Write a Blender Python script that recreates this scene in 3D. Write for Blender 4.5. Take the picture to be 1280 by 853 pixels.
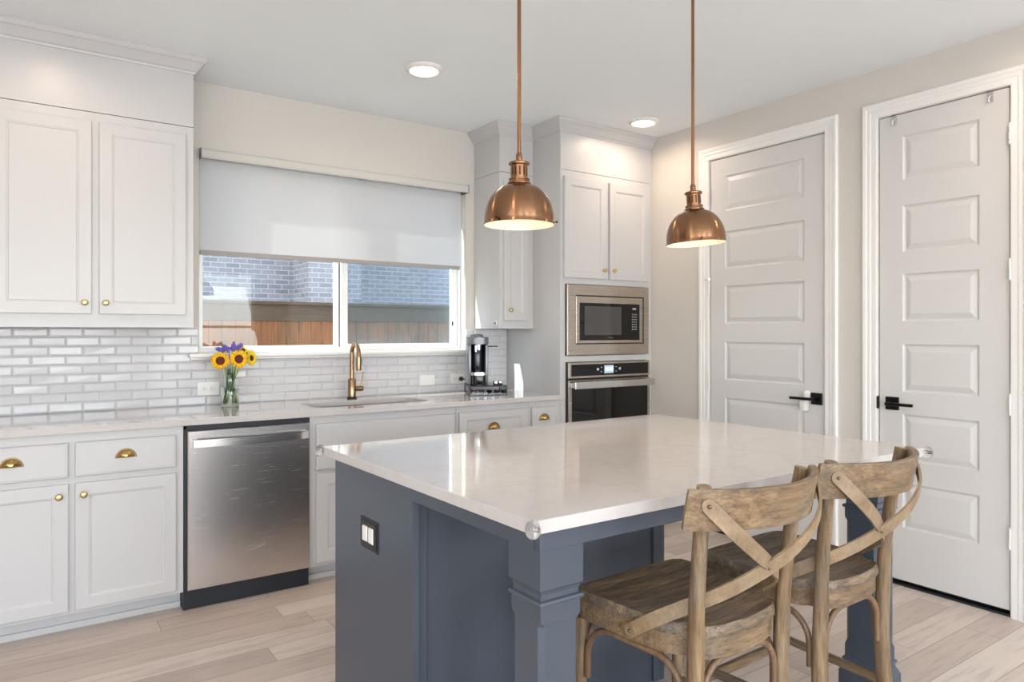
import bpy, bmesh, math, random
from mathutils import Vector, Matrix
random.seed(7)
PI = math.pi
for o in list(bpy.data.objects):
    bpy.data.objects.remove(o)
SC = bpy.context.scene
COL = SC.collection

# ------------------------------------------------------------------ camera, sky, sun, lights, exposure
CAMH = 1.3226
cam = bpy.data.cameras.new('camera')
cam.lens = 872 / 1280 * 36
cam.sensor_width = 36
cam.shift_y = -10.5 / 1280
cam.clip_start = 0.05
camo = bpy.data.objects.new('camera', cam)
camo.location = (0, 0, CAMH)
camo.rotation_euler = (PI / 2, 0, -math.radians(34.8))
COL.objects.link(camo)
SC.camera = camo
SC.view_settings.view_transform = 'Standard'
SC.view_settings.look = 'None'
SC.view_settings.exposure = 0.68
SC.view_settings.gamma = 1.0
SC.view_settings.use_curve_mapping = False

world = bpy.data.worlds.new('world')
SC.world = world
world.use_nodes = True
wn = world.node_tree
wn.nodes.clear()
wout = wn.nodes.new('ShaderNodeOutputWorld')
wbg = wn.nodes.new('ShaderNodeBackground')
wsky = wn.nodes.new('ShaderNodeTexSky')
wsky.sky_type = 'NISHITA'
wsky.sun_disc = False
wsky.sun_elevation = math.radians(48)
wsky.sun_rotation = math.radians(-68)
wbg.inputs['Strength'].default_value = 0.72
whs = wn.nodes.new('ShaderNodeHueSaturation')
whs.inputs['Saturation'].default_value = 0.55
wn.links.new(wsky.outputs[0], whs.inputs['Color'])
wn.links.new(whs.outputs[0], wbg.inputs['Color'])
wn.links.new(wbg.outputs[0], wout.inputs['Surface'])

def lamp(name, kind, loc, energy, color=(1, 1, 1), rot=None, **kw):
    l = bpy.data.lights.new(name, kind)
    l.energy = energy
    l.color = color
    for k, v in kw.items():
        setattr(l, k, v)
    o = bpy.data.objects.new(name, l)
    o.location = loc
    if rot is not None:
        o.rotation_euler = rot
    COL.objects.link(o)
    return o

sun_dir = Vector((1, -0.27, -0.9)).normalized()
sun = lamp('sun', 'SUN', (-5, 8, 10), 16.0, (1, 0.95, 0.88), sun_dir.to_track_quat('-Z', 'Y').to_euler(), angle=math.radians(0.6))
# daylight entering by the big windows of the living area behind the camera (the rear wall stands at y = -3.6)
for i, (wx, ww) in enumerate(((-1.9, 1.6), (0.3, 1.6), (2.4, 1.6))):
    lamp('daylight_rear', 'AREA', (wx, -3.68, 1.42), 54, (0.90, 0.95, 1.0), (PI / 2 + math.radians(40), 0, 0), shape='RECTANGLE', size=ww, size_y=1.85)
# added fill for the door wall, set at an assumed window on the left
lamp('fill_left', 'AREA', (-3.48, -1.1, 1.25), 16, (0.88, 0.94, 1.0), (PI / 2, 0, -PI / 2), shape='RECTANGLE', size=2.2, size_y=2.1)

# ------------------------------------------------------------------ materials
def lin(c):
    return tuple(((v / 255) / 12.92 if v / 255 <= 0.04045 else ((v / 255 + 0.055) / 1.055) ** 2.4) for v in c) + (1,)

class NT:
    def __init__(s, name):
        s.m = bpy.data.materials.new(name)
        s.m.use_nodes = True
        s.t = s.m.node_tree
        s.b = s.t.nodes['Principled BSDF']
        s.out = s.t.nodes['Material Output']
    def n(s, kind, ins=None, **kw):
        nd = s.t.nodes.new(kind)
        for k, v in kw.items():
            setattr(nd, k, v)
        for k, v in (ins or {}).items():
            s.put(nd.inputs[k], v)
        return nd
    def put(s, sock, v):
        if hasattr(v, 'is_output') or isinstance(v, bpy.types.NodeSocket):
            s.t.links.new(v, sock)
        elif isinstance(v, bpy.types.Node):
            s.t.links.new(v.outputs[0], sock)
        else:
            sock.default_value = v
    def math(s, op, a, b=0.0, c=0.0):
        return s.n('ShaderNodeMath', {0: a, 1: b, 2: c}, operation=op).outputs[0]
    def set(s, **kw):
        for k, v in kw.items():
            s.put(s.b.inputs[k.replace('_', ' ')], v)
    def ramp(s, fac, stops, interp='LINEAR'):
        r = s.n('ShaderNodeValToRGB', {'Fac': fac})
        cr = r.color_ramp
        cr.interpolation = interp
        while len(cr.elements) < len(stops):
            cr.elements.new(0.5)
        for e, (p, c) in zip(cr.elements, stops):
            e.position = p
            e.color = lin(c)
        return r.outputs[0]
    def mix(s, fac, a, b, kind='MIX'):
        m = s.n('ShaderNodeMix', data_type='RGBA', blend_type=kind)
        s.put(m.inputs[0], fac)
        s.put(m.inputs[6], a)
        s.put(m.inputs[7], b)
        return m.outputs[2]
    def coord(s, scale=(1, 1, 1), loc=(0, 0, 0), rot=(0, 0, 0), kind='Object'):
        tc = s.n('ShaderNodeTexCoord')
        return s.n('ShaderNodeMapping', {'Vector': tc.outputs[kind], 'Scale': scale, 'Location': loc, 'Rotation': rot}).outputs[0]
    def noise(s, vec, scale=5, detail=3, rough=0.5):
        return s.n('ShaderNodeTexNoise', {'Vector': vec, 'Scale': scale, 'Detail': detail, 'Roughness': rough}).outputs[0]
    def bump(s, h, strength=0.2, dist=0.002):
        b = s.n('ShaderNodeBump', {'Height': h, 'Strength': strength, 'Distance': dist})
        s.put(s.b.inputs['Normal'], b.outputs[0])

def simple(name, c, rough=0.5, metal=0.0, spec=None, bump=None, **kw):
    t = NT(name)
    v = t.noise(t.coord(), 3.0, 2)
    base = t.mix(t.math('MULTIPLY', v, 0.12), lin(c), lin(tuple(max(0, x * 0.88) for x in c)))
    t.set(Base_Color=base, Roughness=rough, Metallic=metal)
    if spec is not None:
        t.b.inputs['Specular IOR Level'].default_value = spec
    if bump:
        t.bump(t.noise(t.coord(), bump[0], 3), bump[1], bump[2])
    for k, v2 in kw.items():
        t.put(t.b.inputs[k.replace('_', ' ')], v2)
    return t.m

M = {}
M['wall'] = simple('wall_paint', (211, 206, 199), 0.75, bump=(95, 0.35, 0.004))
M['ceiling'] = simple('ceiling_paint', (238, 243, 246), 0.9, bump=(70, 0.25, 0.003))
M['cabinet'] = simple('cabinet_paint', (197, 196, 196), 0.32)
M['door'] = simple('door_paint', (211, 209, 207), 0.38)
M['trim'] = simple('trim_paint', (236, 234, 231), 0.35)
M['vinyl'] = simple('window_vinyl', (238, 240, 240), 0.4)
M['navy'] = simple('blue_grey_paint', (72, 79, 90), 0.26)
M['brass'] = simple('brass_pull', (176, 146, 94), 0.24, 1.0)
M['knob_brass'] = simple('brass_knob', (205, 180, 130), 0.3, 1.0)
M['black'] = simple('black_plastic', (18, 18, 20), 0.35)
M['dark'] = simple('dark_gap', (30, 34, 42), 0.5)
M['black_metal'] = simple('black_metal', (22, 21, 22), 0.35, 0.6)
M['white_plastic'] = simple('white_plastic', (235, 233, 230), 0.4)
M['chrome'] = simple('chrome', (215, 215, 218), 0.1, 1.0)
M['grey_metal'] = simple('grey_metal', (120, 122, 126), 0.3, 0.8)
M['hinge'] = simple('white_hinge', (232, 228, 222), 0.35, 0.2)
M['rivet'] = simple('rivet_metal', (120, 100, 75), 0.4, 0.9)
M['black_glass'] = simple('black_glass', (8, 8, 10), 0.05)
M['sash'] = simple('screen_spline', (60, 64, 68), 0.6)
M['ochre'] = simple('fascia_trim', (150, 140, 120), 0.5)

def glassy(name, color=(1, 1, 1, 1), rough=0.0, ior=1.45, thin=False, tint=0.08):
    t = NT(name)
    if thin:
        g = t.n('ShaderNodeBsdfGlossy', {'Color': (1, 1, 1, 1), 'Roughness': 0.0})
        tr = t.n('ShaderNodeBsdfTransparent', {'Color': color})
        fr = t.n('ShaderNodeFresnel', {'IOR': 1.5})
        mx = t.n('ShaderNodeMixShader')
        t.put(mx.inputs[0], t.math('MULTIPLY', fr.outputs[0], 0.45))
        t.put(mx.inputs[1], tr)
        t.put(mx.inputs[2], g)
        t.t.links.new(mx.outputs[0], t.out.inputs['Surface'])
    else:
        t.set(Base_Color=color, Roughness=rough, IOR=ior, Transmission_Weight=1.0)
    return t.m
M['pane'] = glassy('window_glass', (0.95, 0.98, 0.97, 1), thin=True)
M['clear'] = glassy('clear_glass', (0.93, 0.98, 0.95, 1))
M['soft_clear'] = glassy('clear_rubber', (0.95, 0.95, 0.95, 1), 0.12, 1.38)
M['water'] = glassy('water', (0.9, 0.96, 0.88, 1), 0.0, 1.33)

# roller shade cloth: thin cloth that lets daylight through
t = NT('shade_cloth')
vec = t.coord((1, 1, 60))
c = t.mix(t.math('MULTIPLY', t.noise(vec, 4, 3), 0.3), lin((228, 229, 232)), lin((222, 223, 227)))
d = t.n('ShaderNodeBsdfDiffuse', {'Color': c})
tl = t.n('ShaderNodeBsdfTranslucent', {'Color': c})
mx = t.n('ShaderNodeMixShader', {0: 0.42, 1: d.outputs[0], 2: tl.outputs[0]})
t.t.links.new(mx.outputs[0], t.out.inputs['Surface'])
M['shade'] = t.m
# insect screen: fine bluish mesh
t = NT('insect_screen')
d = t.n('ShaderNodeBsdfDiffuse', {'Color': lin((150, 158, 164))})
tr = t.n('ShaderNodeBsdfTransparent', {'Color': (0.9, 0.95, 1, 1)})
ck = t.noise(t.coord(), 900, 1)
f = t.math('ADD', t.math('MULTIPLY', ck, 0.14), 0.09)
mx = t.n('ShaderNodeMixShader', {0: f, 1: tr.outputs[0], 2: d.outputs[0]})
t.t.links.new(mx.outputs[0], t.out.inputs['Surface'])
M['screen'] = t.m

# quartz
def quartz(name, base, rough=0.09):
    t = NT(name)
    v = t.coord()
    sp = t.noise(v, 420, 2, 0.7)
    vein = t.noise(v, 2.3, 6, 0.65)
    c1 = t.ramp(vein, [(0.0, base), (0.47, base), (0.5, tuple(x - 5 for x in base)), (0.53, base), (1, base)])
    c2 = t.mix(t.math('MULTIPLY', t.math('GREATER_THAN', sp, 0.63), 0.35), c1, lin(tuple(x - 22 for x in base)))
    t.set(Base_Color=c2, Roughness=rough)
    t.b.inputs['Coat Weight'].default_value = 0.3
    t.b.inputs['Coat Roughness'].default_value = 0.04
    return t.m
M['quartz'] = quartz('white_quartz', (196, 191, 189))

# stainless
def steel(name, c, rough, axis):
    t = NT(name)
    sc = {'x': (3, 300, 300), 'z': (300, 300, 3)}[axis]
    nz = t.noise(t.coord(sc), 2.0, 2)
    t.set(Base_Color=t.mix(t.math('MULTIPLY', nz, 0.35), lin(c), lin(tuple(x * 0.85 for x in c))), Metallic=1.0,
          Roughness=t.math('ADD', t.math('MULTIPLY', nz, 0.12), rough))
    return t.m
M['steel'] = steel('stainless_steel', (226, 221, 219), 0.19, 'x')
M['steel_warm_reflection'] = steel('stainless_trim', (196, 186, 176), 0.2, 'x')  # warm reflection of the room is put into this steel colour
M['steel_handle'] = steel('handle_steel', (215, 213, 212), 0.16, 'x')
M['faucet'] = steel('champagne_bronze', (164, 134, 102), 0.14, 'z')
t = NT('brushed_copper_brass')
nz = t.noise(t.coord((200, 200, 6)), 2.0, 2)
t.set(Base_Color=t.mix(nz, lin((158, 120, 90)), lin((136, 100, 74))), Metallic=1.0, Roughness=0.25, Anisotropic=0.85, Anisotropic_Rotation=0.25)
tg = t.n('ShaderNodeTangent', direction_type='RADIAL', axis='Z')
t.put(t.b.inputs['Tangent'], tg.outputs[0])
M['copper'] = t.m
M['copper_rod'] = simple('copper_rod', (156, 112, 80), 0.25, 1.0)

def emit(name, c, s):
    t = NT(name)
    t.set(Base_Color=lin(c), Emission_Color=lin(c), Emission_Strength=s, Roughness=0.5)
    return t.m
M['led'] = emit('led_diffuser', (255, 240, 220), 4.5)
M['bulb'] = emit('frosted_bulb', (255, 226, 190), 4.0)
M['display'] = emit('lcd_display', (150, 165, 180), 0.5)
M['digits'] = emit('lcd_digits', (230, 240, 245), 1.2)
M['inner_white'] = simple('enamel_white', (245, 238, 226), 0.4)

# backsplash tile
t = NT('glazed_tile')
v = t.coord()
t.set(Base_Color=t.mix(t.noise(v, 6, 2), lin((210, 209, 210)), lin((200, 200, 203))), Roughness=0.12)
t.b.inputs['Specular IOR Level'].default_value = 0.32
t.bump(t.noise(v, 9, 2), 0.12, 0.004)
M['tile'] = t.m
M['grout'] = simple('grout', (188, 187, 188), 0.85)

# floor planks
t = NT('wood_look_tile')
tc = t.n('ShaderNodeTexCoord').outputs['Object']
sx = t.n('ShaderNodeSeparateXYZ', {0: tc})
PW, PL = 0.1435, 1.17
ry = t.math('DIVIDE', t.math('SUBTRACT', sx.outputs[1], 3.42), PW)
row = t.math('FLOOR', ry)
rh = t.n('ShaderNodeTexWhiteNoise', {'W': row}, noise_dimensions='1D').outputs[0]
xs = t.math('ADD', t.math('DIVIDE', sx.outputs[0], PL), rh)
idx = t.math('FLOOR', xs)
cmb = t.n('ShaderNodeCombineXYZ', {0: row, 1: idx, 2: 0.0})
ph = t.n('ShaderNodeTexWhiteNoise', {'Vector': cmb.outputs[0]}, noise_dimensions='3D').outputs[0]
base = t.ramp(ph, [(0, (172, 158, 148)), (0.3, (200, 186, 175)), (0.65, (218, 205, 195)), (1, (232, 223, 215))])
gv = t.n('ShaderNodeCombineXYZ', {0: t.math('MULTIPLY', sx.outputs[0], 1.6), 1: t.math('MULTIPLY', sx.outputs[1], 16.0), 2: t.math('MULTIPLY', ph, 40.0)})
gr = t.noise(gv.outputs[0], 2.2, 7, 0.62)
cl = t.noise(gv.outputs[0], 0.7, 3, 0.5)
g1 = t.ramp(gr, [(0.25, (150, 134, 122)), (0.5, (240, 233, 227)), (0.8, (250, 246, 240))])
c = t.mix(0.55, base, g1, 'MULTIPLY')
c = t.mix(t.math('MULTIPLY', cl, 0.35), c, lin((176, 166, 160)))
fy = t.math('FRACT', ry)
fx = t.math('FRACT', xs)
def edge(fr, w):
    a = t.math('LESS_THAN', fr, w)
    b = t.math('GREATER_THAN', fr, 1 - w)
    return t.math('MAXIMUM', a, b)
gl = t.math('MAXIMUM', edge(fy, 0.0105), edge(fx, 0.0013))
c = t.mix(t.math('MULTIPLY', gl, 0.75), c, lin((126, 114, 106)))
t.set(Base_Color=c, Roughness=t.math('ADD', t.math('MULTIPLY', gr, 0.2), 0.27))
t.bump(t.math('ADD', t.math('MULTIPLY', gr, 0.2), t.math('MULTIPLY', gl, -1.0)), 0.35, 0.0015)
M['floor'] = t.m

# weathered wood, grain running along the given local axis
def wood(name, axis, cols, rough=0.55, dark=0.35, fine=30):
    t = NT(name)
    s = {'x': (1.2, 16, 16), 'y': (16, 1.2, 16), 'z': (16, 16, 1.2), 'd': (7, 7, 5)}[axis]
    info = t.n('ShaderNodeObjectInfo')
    off = t.n('ShaderNodeCombineXYZ', {0: t.math('MULTIPLY', info.outputs['Random'], 9.0), 1: t.math('MULTIPLY', info.outputs['Random'], 5.0), 2: 0.0})
    tc = t.n('ShaderNodeTexCoord').outputs['Object']
    add = t.n('ShaderNodeVectorMath', {0: tc, 1: off.outputs[0]}, operation='ADD')
    mp = t.n('ShaderNodeMapping', {'Vector': add.outputs[0], 'Scale': s}).outputs[0]
    g = t.noise(mp, 2.4, 6, 0.65)
    fi = t.noise(mp, fine / 3, 4, 0.7)
    pat = t.noise(add.outputs[0], 7, 3, 0.6)
    a = t.ramp(g, [(0.28, cols[0]), (0.48, cols[1]), (0.68, cols[2])])
    b = t.mix(t.math('MULTIPLY', t.math('SUBTRACT', pat, 0.35), 1.3), a, lin(cols[3]))
    fr = t.ramp(fi, [(0.35, (120, 112, 104)), (0.55, (255, 255, 255))])
    c = t.mix(dark, b, fr, 'MULTIPLY')
    t.set(Base_Color=c, Roughness=rough)
    t.bump(fi, 0.25, 0.001)
    return t.m
WC = ((82, 60, 40), (124, 98, 68), (154, 129, 97), (124, 118, 107))
M['wood_x'] = wood('weathered_wood_x', 'x', WC, 0.5, 0.5)
M['wood_z'] = wood('weathered_wood_z', 'z', WC, 0.5, 0.5)
M['wood_y'] = wood('weathered_wood_y', 'y', WC, 0.5, 0.5)
M['wood_seat'] = wood('worn_seat_wood', 'x', ((66, 54, 44), (118, 98, 76), (170, 144, 114), (104, 98, 90)), 0.42, 0.8, 46)
M['wood_d'] = wood('weathered_strap_wood', 'd', ((112, 92, 68), (138, 114, 86), (160, 136, 106), (134, 122, 104)), 0.5, 0.22)
M['bent'] = wood('bent_wood', 'z', ((88, 66, 46), (118, 90, 66), (138, 110, 82), (106, 88, 72)), 0.4, 0.3)

# fence wood
t = NT('cedar_fence')
tc = t.n('ShaderNodeTexCoord').outputs['Object']
sx = t.n('ShaderNodeSeparateXYZ', {0: tc})
bid = t.math('FLOOR', t.math('DIVIDE', sx.outputs[0], 0.14))
bh = t.n('ShaderNodeTexWhiteNoise', {'W': bid}, noise_dimensions='1D').outputs[0]
gv = t.n('ShaderNodeCombineXYZ', {0: t.math('MULTIPLY', sx.outputs[0], 26.0), 1: t.math('MULTIPLY', bh, 30.0), 2: t.math('MULTIPLY', sx.outputs[2], 1.8)})
gr = t.noise(gv.outputs[0], 1.6, 6, 0.6)
c = t.mix(0.6, t.ramp(bh, [(0, (104, 58, 24)), (0.5, (128, 74, 32)), (1, (110, 74, 44))]), t.ramp(gr, [(0.36, (96, 62, 40)), (0.58, (255, 244, 228))]), 'MULTIPLY')
t.set(Base_Color=c, Roughness=0.7)
M['fence'] = t.m
M['fence_rail'] = wood('fence_rail_wood', 'x', ((46, 28, 18), (68, 44, 28), (86, 60, 40), (62, 46, 36)), 0.7, 0.5)

# brick
t = NT('grey_brick')
tc = t.n('ShaderNodeTexCoord').outputs['Object']
sx = t.n('ShaderNodeSeparateXYZ', {0: tc})
bv = t.n('ShaderNodeCombineXYZ', {0: t.math('ADD', sx.outputs[0], sx.outputs[1]), 1: sx.outputs[2], 2: 0.0})
bt = t.n('ShaderNodeTexBrick', {'Vector': bv.outputs[0], 'Color1': lin((156, 150, 154)), 'Color2': lin((132, 128, 136)), 'Mortar': lin((180, 180, 184)),
                                'Scale': 1.0, 'Mortar Size': 0.007, 'Brick Width': 0.195, 'Row Height': 0.069, 'Bias': 0.0})
sp = t.noise(tc, 40, 3, 0.7)
c = t.mix(0.35, bt.outputs[0], t.ramp(sp, [(0.3, (150, 140, 145)), (0.65, (255, 255, 255))]), 'MULTIPLY')
t.set(Base_Color=c, Roughness=0.85)
t.bump(bt.outputs[1], 0.6, -0.006)
M['brick'] = t.m
t = NT('lawn_grass')
t.set(Base_Color=t.ramp(t.noise(t.coord(), 30, 5), [(0.3, (74, 92, 48)), (0.7, (128, 140, 84))]), Roughness=0.9)
M['grass'] = t.m

# flowers
M['petal'] = simple('yellow_petal', (252, 190, 20), 0.55, Subsurface_Weight=0.15)
M['petal2'] = simple('lemon_petal', (244, 214, 30), 0.55)
t = NT('sunflower_disc')
t.set(Base_Color=t.ramp(t.noise(t.coord(), 320, 3), [(0.35, (46, 16, 10)), (0.6, (110, 40, 20))]), Roughness=0.8)
t.bump(t.noise(t.coord(), 400, 2), 0.8, 0.002)
M['disc'] = t.m
M['stem'] = simple('green_stem', (168, 178, 98), 0.5)
M['leaf'] = simple('green_leaf', (62, 98, 40), 0.5)
M['purple'] = simple('purple_blossom', (124, 104, 192), 0.6)
M['pod'] = simple('copper_foil', (190, 110, 70), 0.25, 0.8)
M['smoke'] = glassy('smoked_acrylic', (0.8, 0.82, 0.86, 1), thin=True)

# ------------------------------------------------------------------ mesh helpers
WPOS = {}
class MB:
    def __init__(s):
        s.bm = bmesh.new()
    def box(s, x0, x1, y0, y1, z0, z1, bev=0.0, seg=1):
        b = bmesh.new()
        bmesh.ops.create_cube(b, size=1)
        for v in b.verts:
            v.co = Vector(((x0 + x1) / 2 + v.co.x * (x1 - x0), (y0 + y1) / 2 + v.co.y * (y1 - y0), (z0 + z1) / 2 + v.co.z * (z1 - z0)))
        if bev > 0:
            bmesh.ops.bevel(b, geom=b.edges[:], offset=bev, segments=seg, affect='EDGES', profile=0.5)
        return s.merge(b)
    def merge(s, b, mat=None):
        me = bpy.data.meshes.new('tmp')
        if mat is not None:
            bmesh.ops.transform(b, matrix=mat, verts=b.verts)
        b.to_mesh(me)
        b.free()
        s.bm.from_mesh(me)
        bpy.data.meshes.remove(me)
        return s
    def tube(s, pts, r, seg=12, caps=True, flat=None):
        pts = [Vector(p) for p in pts]
        n = len(pts)
        rr = r if isinstance(r, (list, tuple)) else [r] * n
        rings = []
        up = None
        for i, p in enumerate(pts):
            tg = (pts[min(i + 1, n - 1)] - pts[max(i - 1, 0)]).normalized()
            if up is None:
                up = tg.orthogonal().normalized()
            else:
                up = (up - tg * up.dot(tg))
                up = up.normalized() if up.length > 1e-6 else tg.orthogonal().normalized()
            sd = tg.cross(up)
            rings.append([s.bm.verts.new(p + (up * math.cos(2 * PI * k / seg) + sd * math.sin(2 * PI * k / seg)) * rr[i]) for k in range(seg)])
        for a, b in zip(rings, rings[1:]):
            for k in range(seg):
                s.bm.faces.new((a[k], a[(k + 1) % seg], b[(k + 1) % seg], b[k]))
        if caps:
            s.bm.faces.new(rings[0])
            s.bm.faces.new(rings[-1])
        return s
    def strap(s, pts, normals, w, th):
        pts = [Vector(p) for p in pts]
        n = len(pts)
        rings = []
        for i, p in enumerate(pts):
            tg = (pts[min(i + 1, n - 1)] - pts[max(i - 1, 0)]).normalized()
            nn = Vector(normals[i])
            nn = (nn - tg * nn.dot(tg)).normalized()
            wd = tg.cross(nn)
            c = [(-w / 2, -th / 2), (-w / 2, th / 2), (w / 2, th / 2), (w / 2, -th / 2)]
            rings.append([s.bm.verts.new(p + wd * a + nn * b) for a, b in c])
        for a, b in zip(rings, rings[1:]):
            for k in range(4):
                s.bm.faces.new((a[k], a[(k + 1) % 4], b[(k + 1) % 4], b[k]))
        s.bm.faces.new(rings[0])
        s.bm.faces.new(rings[-1])
        return s
    def lathe(s, prof, c=(0, 0, 0), seg=32, axis='z', close=False, tilt=None):
        rings = []
        mat = Matrix.Identity(3)
        if axis == 'x':
            mat = Matrix.Rotation(PI / 2, 3, 'Y')
        elif axis == 'y':
            mat = Matrix.Rotation(PI / 2, 3, 'X')      # +z goes to -y
        if tilt is not None:
            mat = tilt
        for r, z in prof:
            if r < 1e-6:
                rings.append([s.bm.verts.new(Vector(c) + mat @ Vector((0, 0, z)))])
            else:
                rings.append([s.bm.verts.new(Vector(c) + mat @ Vector((r * math.cos(2 * PI * k / seg), r * math.sin(2 * PI * k / seg), z))) for k in range(seg)])
        prs = list(zip(rings, rings[1:]))
        if close:
            prs.append((rings[-1], rings[0]))
        for a, b in prs:
            for k in range(seg):
                k2 = (k + 1) % seg
                if len(a) == 1 and len(b) > 1:
                    s.bm.faces.new((a[0], b[k], b[k2]))
                elif len(b) == 1 and len(a) > 1:
                    s.bm.faces.new((a[k], a[k2], b[0]))
                elif len(a) > 1:
                    s.bm.faces.new((a[k], a[k2], b[k2], b[k]))
        return s
    def prism(s, poly, fn, a, b, bev=0):
        A = [s.bm.verts.new(fn(p[0], p[1], a)) for p in poly]
        B = [s.bm.verts.new(fn(p[0], p[1], b)) for p in poly]
        n = len(poly)
        fs = [s.bm.faces.new(A), s.bm.faces.new(B)]
        for i in range(n):
            fs.append(s.bm.faces.new((A[i], A[(i + 1) % n], B[(i + 1) % n], B[i])))
        if bev:
            es = [e for e in set(e for f in fs[:2] for e in f.edges)]
            bmesh.ops.bevel(s.bm, geom=es, offset=bev, segments=2, affect='EDGES')
        return s
    def sweep(s, path, prof, fn):
        n = len(path)
        P = [Vector(p) for p in path]
        offs = []
        for i in range(n):
            def nrm(a, b):
                d = (b - a).normalized()
                return Vector((d.y, -d.x))
            if i == 0:
                m = nrm(P[0], P[1])
            elif i == n - 1:
                m = nrm(P[-2], P[-1])
            else:
                n1 = nrm(P[i - 1], P[i])
                n2 = nrm(P[i], P[i + 1])
                m = (n1 + n2)
                m = m / m.dot(n1)
            offs.append(m)
        rings = [[s.bm.verts.new(fn(*(P[i] + offs[i] * o), h)) for o, h in prof] for i in range(n)]
        k = len(prof)
        for a, b in zip(rings, rings[1:]):
            for j in range(k):
                s.bm.faces.new((a[j], a[(j + 1) % k], b[(j + 1) % k], b[j]))
        s.bm.faces.new(rings[0])
        s.bm.faces.new(rings[-1])
        return s
    def panel(s, fn, u0, u1, v0, v1, th, cells=(), rings=(), ch=0.003):
        """slab facing +w with sunk or raised panels; fn(u, v, w)"""
        us = sorted({u0 + ch, u1 - ch} | {c[0] for c in cells} | {c[1] for c in cells})
        vs = sorted({v0 + ch, v1 - ch} | {c[2] for c in cells} | {c[3] for c in cells})
        bm = s.bm
        V = {}
        def vert(u, v, w):
            k = (round(u, 5), round(v, 5), round(w, 5))
            if k not in V:
                V[k] = bm.verts.new(fn(u, v, w))
            return V[k]
        def quad(a, b, c, d):
            bm.faces.new((a, b, c, d))
        for i in range(len(us) - 1):
            for j in range(len(vs) - 1):
                a, b, c, d = us[i], us[i + 1], vs[j], vs[j + 1]
                hit = [q for q in cells if abs(q[0] - a) < 1e-6 and abs(q[1] - b) < 1e-6 and abs(q[2] - c) < 1e-6 and abs(q[3] - d) < 1e-6]
                if not hit:
                    quad(vert(a, c, 0), vert(b, c, 0), vert(b, d, 0), vert(a, d, 0))
                else:
                    pr = [vert(a, c, 0), vert(b, c, 0), vert(b, d, 0), vert(a, d, 0)]
                    for ins, w in rings:
                        nx = [vert(a + ins, c + ins, w), vert(b - ins, c + ins, w), vert(b - ins, d - ins, w), vert(a + ins, d - ins, w)]
                        for k in range(4):
                            quad(pr[k], pr[(k + 1) % 4], nx[(k + 1) % 4], nx[k])
                        pr = nx
                    quad(*pr)
        def side(pa, pb):
            for (a, b) in zip(pa, pa[1:]):
                pass
        # rim as an n-gon strip per side
        lo = [(u, vs[0]) for u in us]; hi = [(u, vs[-1]) for u in us]
        le = [(us[0], v) for v in vs]; ri = [(us[-1], v) for v in vs]
        o = {'a': vert(u0, v0, -ch), 'b': vert(u1, v0, -ch), 'c': vert(u1, v1, -ch), 'd': vert(u0, v1, -ch)}
        k = {'a': vert(u0, v0, -th), 'b': vert(u1, v0, -th), 'c': vert(u1, v1, -th), 'd': vert(u0, v1, -th)}
        for pts, p, q in ((lo, 'a', 'b'), (hi, 'd', 'c'), (le, 'a', 'd'), (ri, 'b', 'c')):
            bm.faces.new([o[p]] + [vert(x, y, 0) for x, y in pts] + [o[q]])
            quad(o[p], o[q], k[q], k[p])
        quad(k['a'], k['b'], k['c'], k['d'])
        return s
    def build(s, name, mat, parent=None, smooth=None, mats=None, bevel=None, recalc=True):
        bm = s.bm
        if recalc:
            bmesh.ops.recalc_face_normals(bm, faces=bm.faces[:])
        if parent is not None:
            p = WPOS.get(parent.name, Vector((0, 0, 0)))
            bmesh.ops.translate(bm, vec=-p, verts=bm.verts)
        me = bpy.data.meshes.new(name)
        bm.to_mesh(me)
        bm.free()
        if smooth:
            me.polygons.foreach_set('use_smooth', [True] * len(me.polygons))
            me.update()
            if smooth is not True:
                try:
                    me.set_sharp_from_angle(angle=math.radians(smooth))
                except Exception:
                    pass
        me.materials.append(M[mat] if isinstance(mat, str) else mat)
        ob = bpy.data.objects.new(name, me)
        COL.objects.link(ob)
        if parent is not None:
            ob.parent = parent
            WPOS[ob.name] = p.copy()
        if bevel:
            md = ob.modifiers.new('bevel', 'BEVEL')
            md.width = bevel
            md.segments = 2
            md.limit_method = 'ANGLE'
            md.angle_limit = math.radians(40)
        return ob

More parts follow.
